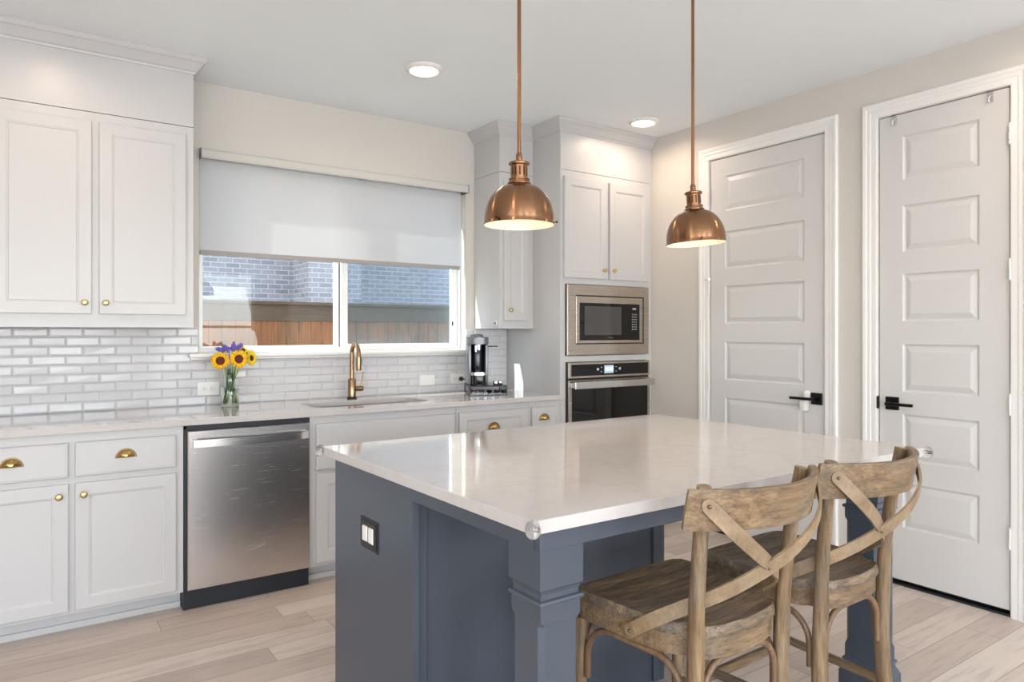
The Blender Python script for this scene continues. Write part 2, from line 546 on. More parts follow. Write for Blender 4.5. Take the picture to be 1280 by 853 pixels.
def tag(o, label, cat, group=None, kind=None):
    if label: o['label'] = label
    if cat: o['category'] = cat
    if group: o['group'] = group
    if kind: o['kind'] = kind
    return o
def thing(name, loc, label, cat, group=None):
    o = bpy.data.objects.new(name, None)
    o.empty_display_size = 0.05
    o.location = loc
    COL.objects.link(o)
    WPOS[o.name] = Vector(loc)
    return tag(o, label, cat, group)
def struct(o, label=None):
    o['kind'] = 'structure'
    if label: o['label'] = label
    return o
def copy_tree(o, loc, parent=None, label=None, rotz=None):
    c = o.copy()
    COL.objects.link(c)
    if parent is None:
        c.location = loc
        if rotz is not None: c.rotation_euler.z = rotz
    else:
        c.parent = parent
    if label: c['label'] = label
    for ch in [x for x in list(COL.objects) if x.parent == o]:
        copy_tree(ch, None, c)
    return c
def wall_grid(u0, u1, v0, v1, holes, fn, th):
    """wall sheet with thickness and rectangular openings"""
    m = MB()
    us = sorted({u0, u1} | {h[0] for h in holes} | {h[1] for h in holes})
    vs = sorted({v0, v1} | {h[2] for h in holes} | {h[3] for h in holes})
    V = {}
    def vt(u, v, w):
        k = (round(u, 4), round(v, 4), w)
        if k not in V: V[k] = m.bm.verts.new(fn(u, v, w))
        return V[k]
    solid = {}
    for i in range(len(us) - 1):
        for j in range(len(vs) - 1):
            cu, cv = (us[i] + us[i + 1]) / 2, (vs[j] + vs[j + 1]) / 2
            solid[i, j] = not any(h[0] < cu < h[1] and h[2] < cv < h[3] for h in holes)
    for (i, j), sld in solid.items():
        if not sld: continue
        a, b, c, d = us[i], us[i + 1], vs[j], vs[j + 1]
        for w in (0, th):
            m.bm.faces.new((vt(a, c, w), vt(b, c, w), vt(b, d, w), vt(a, d, w)))
        for di, dj, e in ((-1, 0, ((a, c), (a, d))), (1, 0, ((b, c), (b, d))), (0, -1, ((a, c), (b, c))), (0, 1, ((a, d), (b, d)))):
            if not solid.get((i + di, j + dj), False):
                (p, q), (r, t2) = e
                m.bm.faces.new((vt(p, q, 0), vt(r, t2, 0), vt(r, t2, th), vt(p, q, th)))
    return m
def text_mesh(name, txt, size, mat, fn, parent, extrude=0.0004, italic=0.0):
    cu = bpy.data.curves.new('t', 'FONT')
    cu.body = txt
    cu.size = size
    cu.align_x = 'CENTER'
    cu.align_y = 'CENTER'
    cu.extrude = extrude
    cu.shear = italic
    ob = bpy.data.objects.new('t', cu)
    COL.objects.link(ob)
    dg = bpy.context.evaluated_depsgraph_get()
    me = bpy.data.meshes.new_from_object(ob.evaluated_get(dg))
    bpy.data.objects.remove(ob)
    m = MB()
    m.bm.from_mesh(me)
    bpy.data.meshes.remove(me)
    for v in m.bm.verts:
        v.co = fn(v.co.x, v.co.y, v.co.z)
    return m.build(name, mat, parent)

# ------------------------------------------------------------------ room shell
W = 3.745      # right wall face
BW = 4.23      # window wall face
CZ = 2.735     # ceiling
LW, RW = -3.4, -3.6
YS = 0.996
D1 = (2.264 * YS, 3.085 * YS)
D2 = (1.343 * YS, 1.956 * YS)
DT = 2.468

m = MB(); m.box(LW - .1, W + .15, RW - .1, BW + .14, -0.1, 0)
struct(m.build('floor', 'floor'), 'wood look plank tile floor')
m = MB(); m.box(LW - .1, W + .15, RW - .1, BW + .14, CZ, CZ + 0.1)
struct(m.build('ceiling', 'ceiling'))
m = wall_grid(LW, W, 0, CZ, [(0.795, 2.54, 1.205, 2.36)], lambda u, v, w: (u, BW + w, v), 0.14)
struct(m.build('wall_back', 'wall'))
m = wall_grid(RW, BW, 0, CZ, [(D1[0], D1[1], 0, DT), (D2[0], D2[1], 0, DT)], lambda u, v, w: (W + w, u, v), 0.12)
struct(m.build('wall_right', 'wall'))
m = wall_grid(RW, BW, 0, CZ, [(-2.2, 0.0, 0.1, 2.35)], lambda u, v, w: (LW - w, u, v), 0.1)
struct(m.build('wall_left', 'wall'))
rw = [(-2.7, -1.1, 0.5, 2.35), (-0.5, 1.1, 0.5, 2.35), (1.6, 3.2, 0.5, 2.35)]
m = wall_grid(LW, W, 0, CZ, rw, lambda u, v, w: (u, RW - w, v), 0.1)
struct(m.build('wall_front', 'wall'))
for i, (a, b, c, d) in enumerate(rw):
    m = MB()
    for x0, x1, z0, z1 in ((a, b, c, c + .05), (a, b, d - .05, d), (a, a + .05, c + .05, d - .05), (b - .05, b, c + .05, d - .05), (a + .05, b - .05, 1.4, 1.44)):
        m.box(x0, x1, RW - .07, RW - .03, z0, z1)
    struct(m.build('window_%d' % (i + 2), 'vinyl'), 'window of the living area')
m = MB()  # unseen left window, added to bring side light onto the doors
for y0, y1, z0, z1 in ((-2.2, 0, .1, .17), (-2.2, 0, 2.28, 2.35), (-2.2, -2.13, .17, 2.28), (-.07, 0, .17, 2.28), (-1.14, -1.06, .17, 2.28)):
    m.box(LW - .07, LW - .03, y0, y1, z0, z1)
struct(m.build('window_5', 'vinyl'), 'unseen sliding window added for light on the doors')
# backing sheets behind the two doors, painted dark for the unlit rooms
m = MB()
m.box(W + 0.12, W + 0.14, D1[0] - .1, D1[1] + .1, 0, CZ).box(W + 0.12, W + 0.14, D2[0] - .1, D2[1] + .1, 0, CZ)
struct(m.build('trim_1', 'dark'), 'sheets painted dark as the unlit rooms behind the doors')
# baseboards on the right wall
m = MB()
bp = [(0, 0.0), (0.014, 0.0), (0.014, 0.085), (0.010, 0.098), (0.004, 0.105), (0, 0.105)]
CW = 0.078
for y0, y1 in ((RW, D2[0] - CW), (D2[1] + CW, D1[0] - CW), (D1[1] + CW, 3.60)):
    m.sweep([(W, y0), (W, y1)], [(-o, h) for o, h in bp], lambda a, b, h: (a, b, h))
struct(m.build('baseboard_right', 'trim'))

# ------------------------------------------------------------------ doors in the right wall
PZ = [(2.119, 2.347), (1.742, 1.985), (1.380, 1.628), (1.014, 1.262), (0.655, 0.898), (0.303, 0.540)]
def hinge(parent, y, z, s):
    m = MB()
    for k in range(5):
        m.tube([(W - .009, y, z - .047 + k * .019), (W - .009, y, z - .047 + k * .019 + .0175)], 0.0065, 12)
    m.tube([(W - .009, y, z - .051), (W - .009, y, z - .048)], .0045, 8).tube([(W - .009, y, z + .048), (W - .009, y, z + .052)], .0045, 8)
    m.box(W - .004, W - .001, y, y + s * .022, z - .047, z + .047) if s > 0 else m.box(W - .004, W - .001, y - .022, y, z - .047, z + .047)
    return m.build('hinge', 'hinge', parent, smooth=40)
def door(idx, y0, y1, py0, py1, hinge_y, hs, label):
    g = 0.0035
    m = MB()
    rings = [(0.004, -0.006), (0.012, -0.009), (0.036, -0.002), (0.040, -0.001)]
    cells = [(py0, py1, a, b) for a, b in PZ]
    m.panel(lambda u, v, w: (W + 0.003 - w, u, v), y0 + g, y1 - g, 0.030, DT - g, 0.036, cells, rings, 0.002)
    slab = struct(m.build('door_%d' % idx, 'door'), label)
    WPOS[slab.name] = Vector((0, 0, 0))
    # casing and jamb
    m = MB()
    prof = [(0.0, 0.0), (0.0, .010), (.006, .012), (.030, .012), (.034, .015), (.050, .015), (.056, .019), (.072, .020), (CW, .014), (CW, 0)]
    path = [(y0 - .004, 0.0), (y0 - .004, DT + .004), (y1 + .004, DT + .004), (y1 + .004, 0.0)]
    m.sweep(path, [(-o, h) for o, h in prof], lambda a, b, h: (W - h, a, b))
    struct(m.build('trim_%d' % (idx + 1), 'trim'), 'white moulded casing around a door')
    m = MB()
    m.box(W + .002, W + .045, y0 + .001, y1 - .001, 0.0002, .010)  # dark strip stands in for the shade in the gap below the door
    struct(m.build('trim_%d' % (idx + 3), 'dark'), 'dark strip painted as the shade under a door')
    for z in (2.245, 1.616, 0.988, 0.366):
        hinge(slab, hinge_y, z, hs)
    return slab
d1 = door(1, D1[0], D1[1], 2.394 * YS, 2.963 * YS, D1[1] + .001, 1, 'left white six panel door with black lever, nearest the ovens')
d2 = door(2, D2[0], D2[1], 1.473 * YS, 1.831 * YS, D2[0] - .001, -1, 'right narrower white six panel door with hooks over its top')
def lever(parent, yc, zc, y_end, side):
    m = MB(); m.box(W - .008, W + .002, yc - .034, yc + .034, zc - .034, zc + .034, .002)
    r = m.build('rosette', 'black_metal', parent)
    m = MB()
    m.tube([(W - .006, yc, zc), (W - .05, yc, zc)], .011, 16)
    s = 1 if y_end > yc else -1
    m.box(min(yc - s * .012, y_end), max(yc - s * .012, y_end), -.007, .007, zc - .009, zc + .009, .003) if False else m.box(W - .062, W - .046, min(yc - s * .012, y_end), max(yc - s * .012, y_end), zc - .008, zc + .008, .003, 2)
    m.build('handle', 'black_metal', parent, smooth=40)
lever(d1, 2.312 * YS, 0.940, 2.452 * YS, 1)
lever(d2, 1.882 * YS, 0.950, 1.755 * YS, -1)
m = MB(); m.box(W - .001, W + .003, D2[1] - .002, D2[1] + .012, .915, .985, .0008).tube([(W - .006, D2[1] + .002, .918), (W - .006, D2[1] + .002, .982)], .006, 10)
m.build('latch_plate', 'black_metal', d2)
m = MB(); m.box(W - .001, W + .003, D1[0] - .010, D1[0] + .002, .905, .975, .0008)
m.build('latch_plate', 'black_metal', d1)
# door stop on the middle hinge
m = MB(); m.tube([(W - .012, D1[1], 1.675), (W - .05, D1[1] - .035, 1.675)], .003, 8).tube([(W - .046, D1[1] - .031, 1.675), (W - .058, D1[1] - .043, 1.675)], .007, 10).tube([(W - .012, D1[1], 1.675), (W - .04, D1[1] + .02, 1.675)], .003, 8)
m.build('door_stop', 'chrome', d1, smooth=40)
# lever child lock
t1 = thing('lever_lock', (W - .02, 2.372 * YS, .90), 'white plastic child lock clipped under the black lever of the left door', 'child lock')
y = 2.372 * YS
m = MB(); m.box(W - .028, W - .0005, y - .022, y + .010, .925, .985, .006, 2); m.build('bracket', 'white_plastic', t1, smooth=40)
m = MB(); m.box(W - .044, W - .0005, y - .012, y + .026, .868, .924, .006, 2).box(W - .04, W - .02, y - .02, y - .006, .895, .95, .004, 2); m.build('release_tab', 'white_plastic', t1, smooth=40)
# hooks over the narrow door
def hook(y, label):
    t = thing('door_hook', (W - .01, y, 2.42), label, 'hook', 'hooks over the narrow door')
    m = MB(); m.box(W - .005, W - .0005, y - .012, y + .012, 2.412, 2.474, .0015, 1); m.build('strap', 'soft_clear', t)
    m = MB(); m.tube([(W - .004, y, 2.445), (W - .02, y, 2.430), (W - .022, y, 2.418), (W - .012, y, 2.410)], .0035, 8); m.build('hook', 'white_plastic', t, smooth=True)
hook(1.425 * YS, 'small clear plastic hook over top of narrow door, near its hinges')
hook(1.872 * YS, 'small clear plastic hook over top of narrow door, on its handle side')

# ------------------------------------------------------------------ kitchen window
win = thing('window_1', (1.67, 4.33, 1.2), None, None)
struct(win, 'white vinyl sliding window over the sink')
FY0, FY1 = 4.295, 4.365
m = MB()
for x0, x1, z0, z1 in ((.795, 2.54, 1.205, 1.228), (.795, 2.54, 2.33, 2.36), (.795, .818, 1.228, 2.33), (2.515, 2.54, 1.228, 2.33)):
    m.box(x0, x1, FY0, FY1, z0, z1, .003)
m.build('window_frame', 'vinyl', win)
def sash(name, x0, x1, yc, l, r, z0=1.229, z1=2.328, b=.018):
    m = MB()
    m.box(x0, x1, yc - .013, yc + .013, z0, z0 + b, .002).box(x0, x1, yc - .013, yc + .013, z1 - b, z1, .002)
    m.box(x0, x0 + l, yc - .013, yc + .013, z0 + b, z1 - b, .002).box(x1 - r, x1, yc - .013, yc + .013, z0 + b, z1 - b, .002)
    s = m.build(name, 'vinyl', win)
    m = MB(); m.box(x0 + l - .003, x1 - r + .003, yc - .0025, yc + .0025, z0 + b - .003, z1 - b + .003)
    m.build('pane', 'pane', s)
    return s
sl = sash('sash', .819, 1.652, 4.345, .014, .030, b=.014)
sr = sash('sash', 1.655, 2.514, 4.317, .045, .046, b=.020)
m = MB(); m.box(1.651, 1.656, 4.322, 4.36, 1.23, 2.32); m.build('sash_gap', 'dark', win)  # dark strip painted as the shaded gap between the sashes
m = MB(); m.box(1.668, 1.682, 4.293, 4.304, 1.265, 1.345, .003, 2).box(1.670, 1.680, 4.286, 4.297, 1.30, 1.315, .002)
m.build('sash_lock', 'vinyl', sr)
m = MB(); m.box(2.470, 2.480, 4.298, 4.303, 1.372, 1.40, .001); m.build('latch', 'black', sr)
m = MB(); m.box(1.66, 2.51, 4.372, 4.374, 1.23, 2.33); scr = m.build('insect_screen', 'screen', win)
# sill
m = MB()
m.box(.735, 2.552, 4.165, 4.226, 1.184, 1.2045, .004, 2).box(.797, 2.538, 4.226, 4.293, 1.196, 1.2045)
m.box(.745, 2.545, 4.205, 4.229, 1.168, 1.184, .003)
tag(m.build('window_sill', 'trim', None), None, None, kind='structure')['label'] = 'white sill under the kitchen window'

# roller shade
sh = thing('roller_shade', (1.67, 4.25, 2.3), 'white roller shade half lowered over the sink window, under a pale valance', 'roller shade')
m = MB()
prof = [(4.186, 2.302), (4.180, 2.312), (4.180, 2.345), (4.188, 2.355), (4.285, 2.355), (4.285, 2.350), (4.192, 2.350), (4.186, 2.343), (4.186, 2.314), (4.192, 2.302)]
m.prism(prof, lambda a, b, h: (h, a, b), .797, 2.536)
m.build('valance', simple('valance_cloth', (204, 202, 197), 0.8), sh)
for x in (.7965, 2.5365):
    m = MB(); m.prism([(4.176, 2.312), (4.182, 2.300), (4.284, 2.300), (4.284, 2.357), (4.184, 2.357), (4.176, 2.347)], lambda a, b, h: (h, a, b), x - .0015, x + .0015)
    m.build('end_cap', 'grey_metal', sh)
m = MB(); m.box(.803, 2.508, 4.2575, 4.2595, 1.79, 2.345); m.build('shade_cloth', 'shade', sh)
m = MB(); m.box(.803, 2.508, 4.251, 4.266, 1.766, 1.792, .003, 2); m.build('hem_bar', simple('hem_bar', (162, 158, 155), 0.6), sh)
m = MB(); m.tube([(.806, 4.268, 2.325), (2.50, 4.268, 2.325)], .015, 16); m.build('roller', 'white_plastic', sh, smooth=40)

# ------------------------------------------------------------------ tile backsplash
m = MB()
TH, TW, Z0 = 0.0487, 0.1483, 0.9150
GR = 0.0012
TX0 = -0.34
def tile(mb, x0, x1, z0, z1, y, axis='y'):
    j = [random.uniform(-.0006, .0006) for _ in range(4)]
    b = 0.0075
    x0 += GR; x1 -= GR; z0 += GR; z1 -= GR
    if x1 - x0 < .012 or z1 - z0 < .006: return
    bx = min(b, (x1 - x0) * .3); bz = min(b, (z1 - z0) * .3)
    o = [(x0, z0), (x1, z0), (x1, z1), (x0, z1)]
    i = [(x0 + bx, z0 + bz), (x1 - bx, z0 + bz), (x1 - bx, z1 - bz), (x0 + bx, z1 - bz)]
    f = (lambda x, z, w: (x, y - w, z)) if axis == 'y' else (lambda x, z, w: (y - w, x, z))
    B = [mb.bm.verts.new(f(p[0], p[1], 0)) for p in o]
    O = [mb.bm.verts.new(f(p[0], p[1], .0035)) for p in o]
    I = [mb.bm.verts.new(f(p[0], p[1], .0062 + j[k])) for k, p in enumerate(i)]
    for k in range(4):
        mb.bm.faces.new((B[k], B[(k + 1) % 4], O[(k + 1) % 4], O[k]))
        mb.bm.faces.new((O[k], O[(k + 1) % 4], I[(k + 1) % 4], I[k]))
    mb.bm.faces.new(I)
for r in range(9):
    z0 = Z0 + r * .0483
    off = 0.015 if r % 2 else 0.089
    x = off - TW * 4
    while x < 2.89:
        spans = [(TX0, 2.889)]
        if z0 + .0483 > 1.168:
            spans = [(TX0, .793), (2.542, 2.889)]
        for a, b in spans:
            xa, xb = max(x, a), min(x + TW, b)
            if xb > xa:
                zt = z0 + .0483
                if z0 > 1.12 and z0 < 1.20 and zt > 1.168 and xa > .70 and xb < 2.6:
                    zt = 1.167
                if z0 < 1.168 < zt and .73 < (xa + xb) / 2 < 2.55:
                    zt = 1.167
                tile(m, xa, xb, z0, min(zt, 1.3475), BW - .0022)
        if z0 < 1.168 < z0 + .0483:
            xa, xb = max(x, .793), min(x + TW, 2.542)
            if xb > xa: tile(m, xa, xb, z0, 1.167, BW - .0022)
        x += TW
bs = thing('tile_backsplash', (1.2, BW, .915), 'pale grey glossy subway tile backsplash under window and wall cabinets', 'backsplash')
m.build('tiles', 'tile', bs)
m = MB(); m.box(TX0, .793, BW - .0035, BW - .0003, Z0 - .0003, 1.3475).box(.793, 2.542, BW - .0035, BW - .0003, Z0 - .0003, 1.1675).box(2.542, 2.889, BW - .0035, BW - .0003, Z0 - .0003, 1.3475)
m.build('grout', 'grout', bs)

# ------------------------------------------------------------------ cabinet helpers
CR = [(0.003, -0.002), (0.007, -0.0025), (0.010, -0.0065), (0.013, -0.007)]
def cab_door(parent, x0, x1, z0, z1, yf, knob=None, st=0.052, name='door', mat='cabinet', th=.019):
    m = MB()
    m.panel(lambda u, v, w: (u, yf - w, v), x0, x1, z0, z1, th, [(x0 + st, x1 - st, z0 + st, z1 - st)], CR, .0025)
    d = m.build(name, mat, parent)
    if knob:
        m = MB()
        m.lathe([(0, 0), (.0065, 0), (.0055, .006), (.0055, .013), (.012, .016), (.0145, .019), (.0145, .023), (.012, .0255), (.006, .0268), (0, .027)], (knob[0], yf, knob[1]), 24, 'y')
        m.build('knob', 'knob_brass', d, smooth=40)
    return d
def slab_drawer(parent, x0, x1, z0, z1, yf, cup=None, panel=False):
    m = MB()
    if panel:
        m.panel(lambda u, v, w: (u, yf - w, v), x0, x1, z0, z1, .019, [(x0 + .05, x1 - .05, z0 + .045, z1 - .045)], CR, .0025)
    else:
        m.panel(lambda u, v, w: (u, yf - w, v), x0, x1, z0, z1, .019, [(x0 + .008, x1 - .008, z0 + .008, z1 - .008)], [(.003, .0015)], .004)
    d = m.build('drawer', 'cabinet', parent)
    if cup:
        cx, cz = cup
        m = MB()
        # cup pull: quarter dome open below
        nu, nv = 18, 7
        R, Hh, Dp = .039, .038, .027
        for off in (0, .0015):
            rows = []
            for j in range(nv + 1):
                b = PI / 2 * j / nv
                row = []
                for i in range(nu + 1):
                    a = PI * i / nu
                    rr = math.sin(b) if j else 0
                    x = (R - off) * math.cos(a) * (0.35 + 0.65 * math.sin(b)) if True else 0
                    z = (Hh - off) * math.sin(a) * (0.25 + 0.75 * math.sin(b))
                    y = (Dp - off) * math.cos(b) * (math.sin(a) ** 0.35 if math.sin(a) > 1e-6 else 0)
                    row.append(m.bm.verts.new((cx + x, yf - .001 - y, cz - .014 + z)))
                rows.append(row)
            for a, b in zip(rows, rows[1:]):
                for i in range(nu):
                    m.bm.faces.new((a[i], a[i + 1], b[i + 1], b[i]))
            if off == 0:
                m.bm.faces.new(rows[0][1:nu])
        # thin rim flange against the drawer
        pts = [(cx + (R + .003) * math.cos(PI * i / 16), yf - .001, cz - .014 + (Hh + .003) * math.sin(PI * i / 16)) for i in range(17)]
        m.tube(pts, .0022, 8)
        m.build('cup_pull', 'brass', d, smooth=50)
    return d
CROWN = [(0.0, 2.655), (0.006, 2.655), (0.009, 2.664), (0.016, 2.670), (0.030, 2.690), (0.042, 2.706), (0.050, 2.712), (0.056, 2.722), (0.056, CZ - .0008), (0.0, CZ - .0008)]

SGN = 1
# upper left cabinets
UF = 3.90
u1 = thing('wall_cabinet', (.27, 4.06, 1.348), 'wide white two door wall cabinet left of the window, with soffit and crown', 'cabinet')
m = MB(); m.box(-.30, .706, UF, BW - .001, 1.348, 2.381, .001).box(-.30, .706, UF - .003, UF + .02, 2.383, CZ - .001, .001).box(-.30, .704, UF + .02, BW - .001, 2.383, CZ - .001)
m.box(-.30, .712, UF + .01, BW - .0006, 1.3485, 1.352)
m.build('carcass', 'cabinet', u1)
cab_door(u1, -.131, .253, 1.412, 2.335, UF - .019, (.224, 1.466))
cab_door(u1, .284, .668, 1.412, 2.335, UF - .019, (.311, 1.466))
m = MB(); m.sweep([(-.30, UF - .003), (.706, UF - .003), (.706, BW - .001)], [(o, z) for o, z in CROWN], lambda a, b, h: (a, b, h))
m.build('crown_moulding', 'cabinet', u1)

# upper right narrow cabinet
XS, XT = 2.612, 2.893
u2 = thing('wall_cabinet', (2.75, 4.06, 1.348), 'narrow white one door wall cabinet between window and oven tower', 'cabinet')
m = MB(); m.box(XS, XT - .001, 3.905, BW - .001, 1.350, 2.409, .001).box(XS, XT - .001, 3.903, BW - .001, 2.411, CZ - .001, .001)
m.build('carcass', 'cabinet', u2)
cab_door(u2, 2.640, 2.842, 1.405, 2.352, 3.886, (2.684, 1.476), st=.048)
m = MB(); m.sweep([(XS, BW - .001), (XS, 3.903), (XT - .002, 3.903)], [(o * SGN, z) for o, z in CROWN], lambda a, b, h: (a, b, h))
m.build('crown_moulding', 'cabinet', u2)
t1 = thing('magnetic_latch', (XS - .01, 3.94, 1.385), 'small grey stick-on latch on the side of the narrow wall cabinet', 'latch')
m = MB(); m.box(XS - .012, XS - .0003, 3.925, 3.955, 1.372, 1.400, .003, 2); m.build('latch_body', 'white_plastic', t1)
m = MB(); m.box(XS - .016, XS - .012, 3.932, 3.948, 1.379, 1.393, .001); m.build('button', 'grey_metal', t1)

# ------------------------------------------------------------------ oven tower
TF = 3.605
XR = W - .002
tw = thing('oven_cabinet', (3.3, 3.9, 0), 'tall white oven tower cabinet in the corner, holding microwave and oven', 'cabinet')
m = MB()
m.box(XT, XT + .020, TF, BW - .001, 0, CZ - .001, .001)
m.box(XR - .020, XR, TF, BW - .001, 0, CZ - .001)
m.box(XT + .02, XR - .02, BW - .02, BW - .001, 0.1, CZ - .002)
m.box(XT + .001, XR - .001, TF - .003, TF + .02, 2.408, CZ - .001, .001)       # soffit board
m.box(XT + .020, XR - .020, TF, TF + .02, 1.650, 2.406)                    # frame behind doors
m.box(XT + .020, XT + .046, TF, TF + .02, .10, 1.650).box(XR - .050, XR - .020, TF, TF + .02, .10, 1.650)
m.box(XT + .046, XR - .050, TF, TF + .02, 1.126, 1.166).box(XT + .046, XR - .050, TF, TF + .02, .10, .38)
m.box(XT + .02, XR - .02, TF + .02, BW - .02, 1.134, 1.15).box(XT + .02, XR - .02, TF + .02, BW - .02, 1.66, 1.676).box(XT + .02, XR - .02, TF + .02, BW - .02, .34, .36)
m.box(XT + .02, XR - .02, TF + .07, TF + .09, 0, .10)
m.build('carcass', 'cabinet', tw)
cab_door(tw, 2.918, 3.295, 1.690, 2.362, TF - .019, (3.262, 1.752), st=.052)
cab_door(tw, 3.322, 3.700, 1.690, 2.362, TF - .019, (3.354, 1.752), st=.052)
slab_drawer(tw, 2.918, 3.700, .12, .345, TF - .019, (3.3, .24), True)
m = MB(); m.sweep([(XT, 3.905), (XT, TF - .003), (XR, TF - .003)], [(o * SGN, z) for o, z in CROWN], lambda a, b, h: (a, b, h))
m.build('crown_moulding', 'cabinet', tw)

# microwave
mw = thing('microwave', (3.31, 3.7, 1.17), 'built-in stainless microwave with black glass door, above the wall oven', 'microwave')
X0, X1, Z0m, Z1m = 2.938, 3.694, 1.170, 1.645
yf = TF - .024
m = MB()
ix0, ix1, iz0, iz1 = 3.008, 3.644, 1.243, 1.576
m.panel(lambda u, v, w: (u, yf - w, v), X0, X1, Z0m, Z1m, .018, [(ix0, ix1, iz0, iz1)], [(.0005, -.012)], .002)
m.build('trim_kit', 'steel_warm_reflection', mw)
m = MB(); m.box(X0 - .004, X0 + .01, TF - .006, TF - .0005, Z0m, Z1m).box(ix0 + .001, ix1 - .001, yf + .0115, yf + .0118, iz0 + .001, iz1 - .001)  # black strips painted as the shadow gaps round trim and door
m.build('shadow_strip', 'black', mw)
m = MB(); m.box(3.02, 3.62, TF + .022, 4.05, 1.18, 1.60); m.build('oven_body', 'grey_metal', mw)
m = MB()
m.panel(lambda u, v, w: (u, yf + .003 - w, v), ix0 + .007, ix1 - .007, iz0 + .007, iz1 - .007, .008, [(3.042, 3.604, 1.270, 1.524)], [(.0008, -.002)], .002)
dr = m.build('door', 'steel_warm_reflection', mw)
m = MB(); m.box(3.043, 3.603, yf + .0015, yf + .004, 1.271, 1.523, .0005); m.build('door_glass', 'black_glass', dr)
m = MB(); m.box(3.085, 3.425, yf + .0005, yf + .0014, 1.306, 1.502); m.build('door_screen', simple('mesh_screen', (72, 70, 70), 0.12), dr)
km_ = emit('keypad_print', (150, 152, 156), .15)
m = MB(); m.box(3.532, 3.566, yf + .0005, yf + .0014, 1.485, 1.497); m.build('display', km_, dr)
for r in range(7):
    for c in range(3):
        m = MB(); m.box(3.528 + c * .018, 3.537 + c * .018, yf + .0005, yf + .0014, 1.342 + r * .0175, 1.349 + r * .0175); m.build('key', km_, dr)
text_mesh('logo', 'Whirlpool', .011, 'steel_handle', lambda x, y, z: (3.325 + x, yf + .0012 - z, 1.287 + y), dr, italic=.2)

# wall oven
ov = thing('wall_oven', (3.32, 3.7, .38), 'built-in stainless wall oven with black glass and clock, under the microwave', 'oven')
X0, X1 = 2.945, 3.704
yf = TF - .026
m = MB(); m.panel(lambda u, v, w: (u, yf - w, v), X0, X1, 1.016, 1.122, .024, [(X0 + .022, X1 - .018, 1.030, 1.109)], [(.0005, -.003)], .002)
cp = m.build('control_panel', 'steel_warm_reflection', ov)
m = MB(); m.box(X0 + .023, X1 - .0185, yf + .001, yf + .0035, 1.031, 1.108); m.build('control_glass', 'black_glass', cp)
m = MB(); m.box(3.262, 3.348, yf - .0002, yf + .001, 1.043, 1.098, .0003); m.build('display', 'display', cp)
text_mesh('clock_digits', '10:35', .034, 'digits', lambda x, y, z: (3.305 + x, yf - .0005 - z, 1.071 + y), cp)
bm_ = emit('button_print', (170, 174, 178), .2)
for x, z, a, b in ((3.235, 1.085, .004, .003), (3.235, 1.055, .004, .003), (3.372, 1.085, .004, .003), (3.372, 1.055, .004, .003), (3.203, 1.072, .009, .008), (3.407, 1.072, .009, .008)):
    m = MB(); m.box(x - a, x + a, yf, yf + .001, z - b, z + b); m.build('button', bm_, cp)
m = MB(); m.box(X0 + .004, X1 - .004, TF - .012, TF - .0005, 1.000, 1.016).box(X0 - .007, X0 + .004, TF - .012, TF - .0005, .39, 1.12); m.build('gap_gasket', 'black', ov)
m = MB(); m.panel(lambda u, v, w: (u, yf - w, v), X0, X1, .40, 1.003, .024, [(X0 + .026, X1 - .024, .45, .985)], [(.0005, -.003)], .002)
od = m.build('door', 'steel_warm_reflection', ov)
m = MB(); m.box(X0 + .027, X1 - .0245, yf + .0008, yf + .0035, .451, .984); m.build('door_glass', 'black_glass', od)
m = MB(); m.box(X0 + .012, X1 - .006, yf - .056, yf - .042, .948, .996, .004, 2)
m.box(X0 + .012, X0 + .034, yf - .045, yf - .001, .955, .990, .003).box(X1 - .034, X1 - .012, yf - .045, yf - .001, .955, .990, .003)
m.build('handle', 'steel_handle', od)
m = MB(); m.box(3.0, 3.64, TF + .022, 4.1, .40, 1.10); m.build('oven_body', 'grey_metal', ov)

# ------------------------------------------------------------------ base cabinets
F = 3.600
DF = F - .019
def base_unit(x0, x1, label, right_end=False):
    t = thing('base_cabinet', ((x0 + x1) / 2, 3.9, 0), label, 'cabinet')
    m = MB()
    if right_end:
        m.box(x0 + .0005, x1 - .0005, F, F + .02, .092, .8825, .001).box(x0 + .0005, x0 + .018, F + .02, BW - .012, .092, .8825).box(x1 - .018, x1 - .0005, F + .02, BW - .012, .092, .8825)
        m.box(x0 + .018, x1 - .018, F + .02, BW - .012, .092, .112).box(x0 + .018, x1 - .018, BW - .022, BW - .012, .112, .8825)
    else:
        m.box(x0 + .0005, x1 - .0005, F, BW - .012, .092, .8825, .001)
    m.build('carcass', 'cabinet', t)
    m = MB(); m.box(x0 + .0005, x1 - .0005, 3.684, 3.70, 0, .0905)
    m.box(x0 + .0005, x1 - .0005, 3.672, 3.684, 0, .030, .003, 2)
    m.build('toe_kick', 'cabinet', t)
    return t
b1 = base_unit(-.29, .6075, 'white base cabinet left of the dishwasher, two drawers over two doors')
slab_drawer(b1, -.236, .147, .692, .843, DF, (-.055, .772))
slab_drawer(b1, .171, .574, .692, .843, DF, (.366, .772))
cab_door(b1, -.236, .147, .110, .664, DF, (.112, .615))
cab_door(b1, .171, .574, .110, .664, DF, (.203, .615))
b2 = base_unit(1.213, 2.096, 'white sink base cabinet right of the dishwasher, partly behind the island', True)
slab_drawer(b2, 1.244, 2.080, .600, .843, DF)
cab_door(b2, 1.244, 1.650, .112, .582, DF, (1.62, .54), st=.058)
cab_door(b2, 1.668, 2.080, .112, .582, DF, (1.70, .54), st=.058)
b3 = base_unit(2.0965, 2.630, 'white drawer base cabinet below the coffee machine')
slab_drawer(b3, 2.110, 2.620, .640, .843, DF, (2.355, .744), True)
slab_drawer(b3, 2.110, 2.620, .380, .620, DF, (2.355, .51), True)
slab_drawer(b3, 2.110, 2.620, .112, .360, DF, (2.355, .24), True)
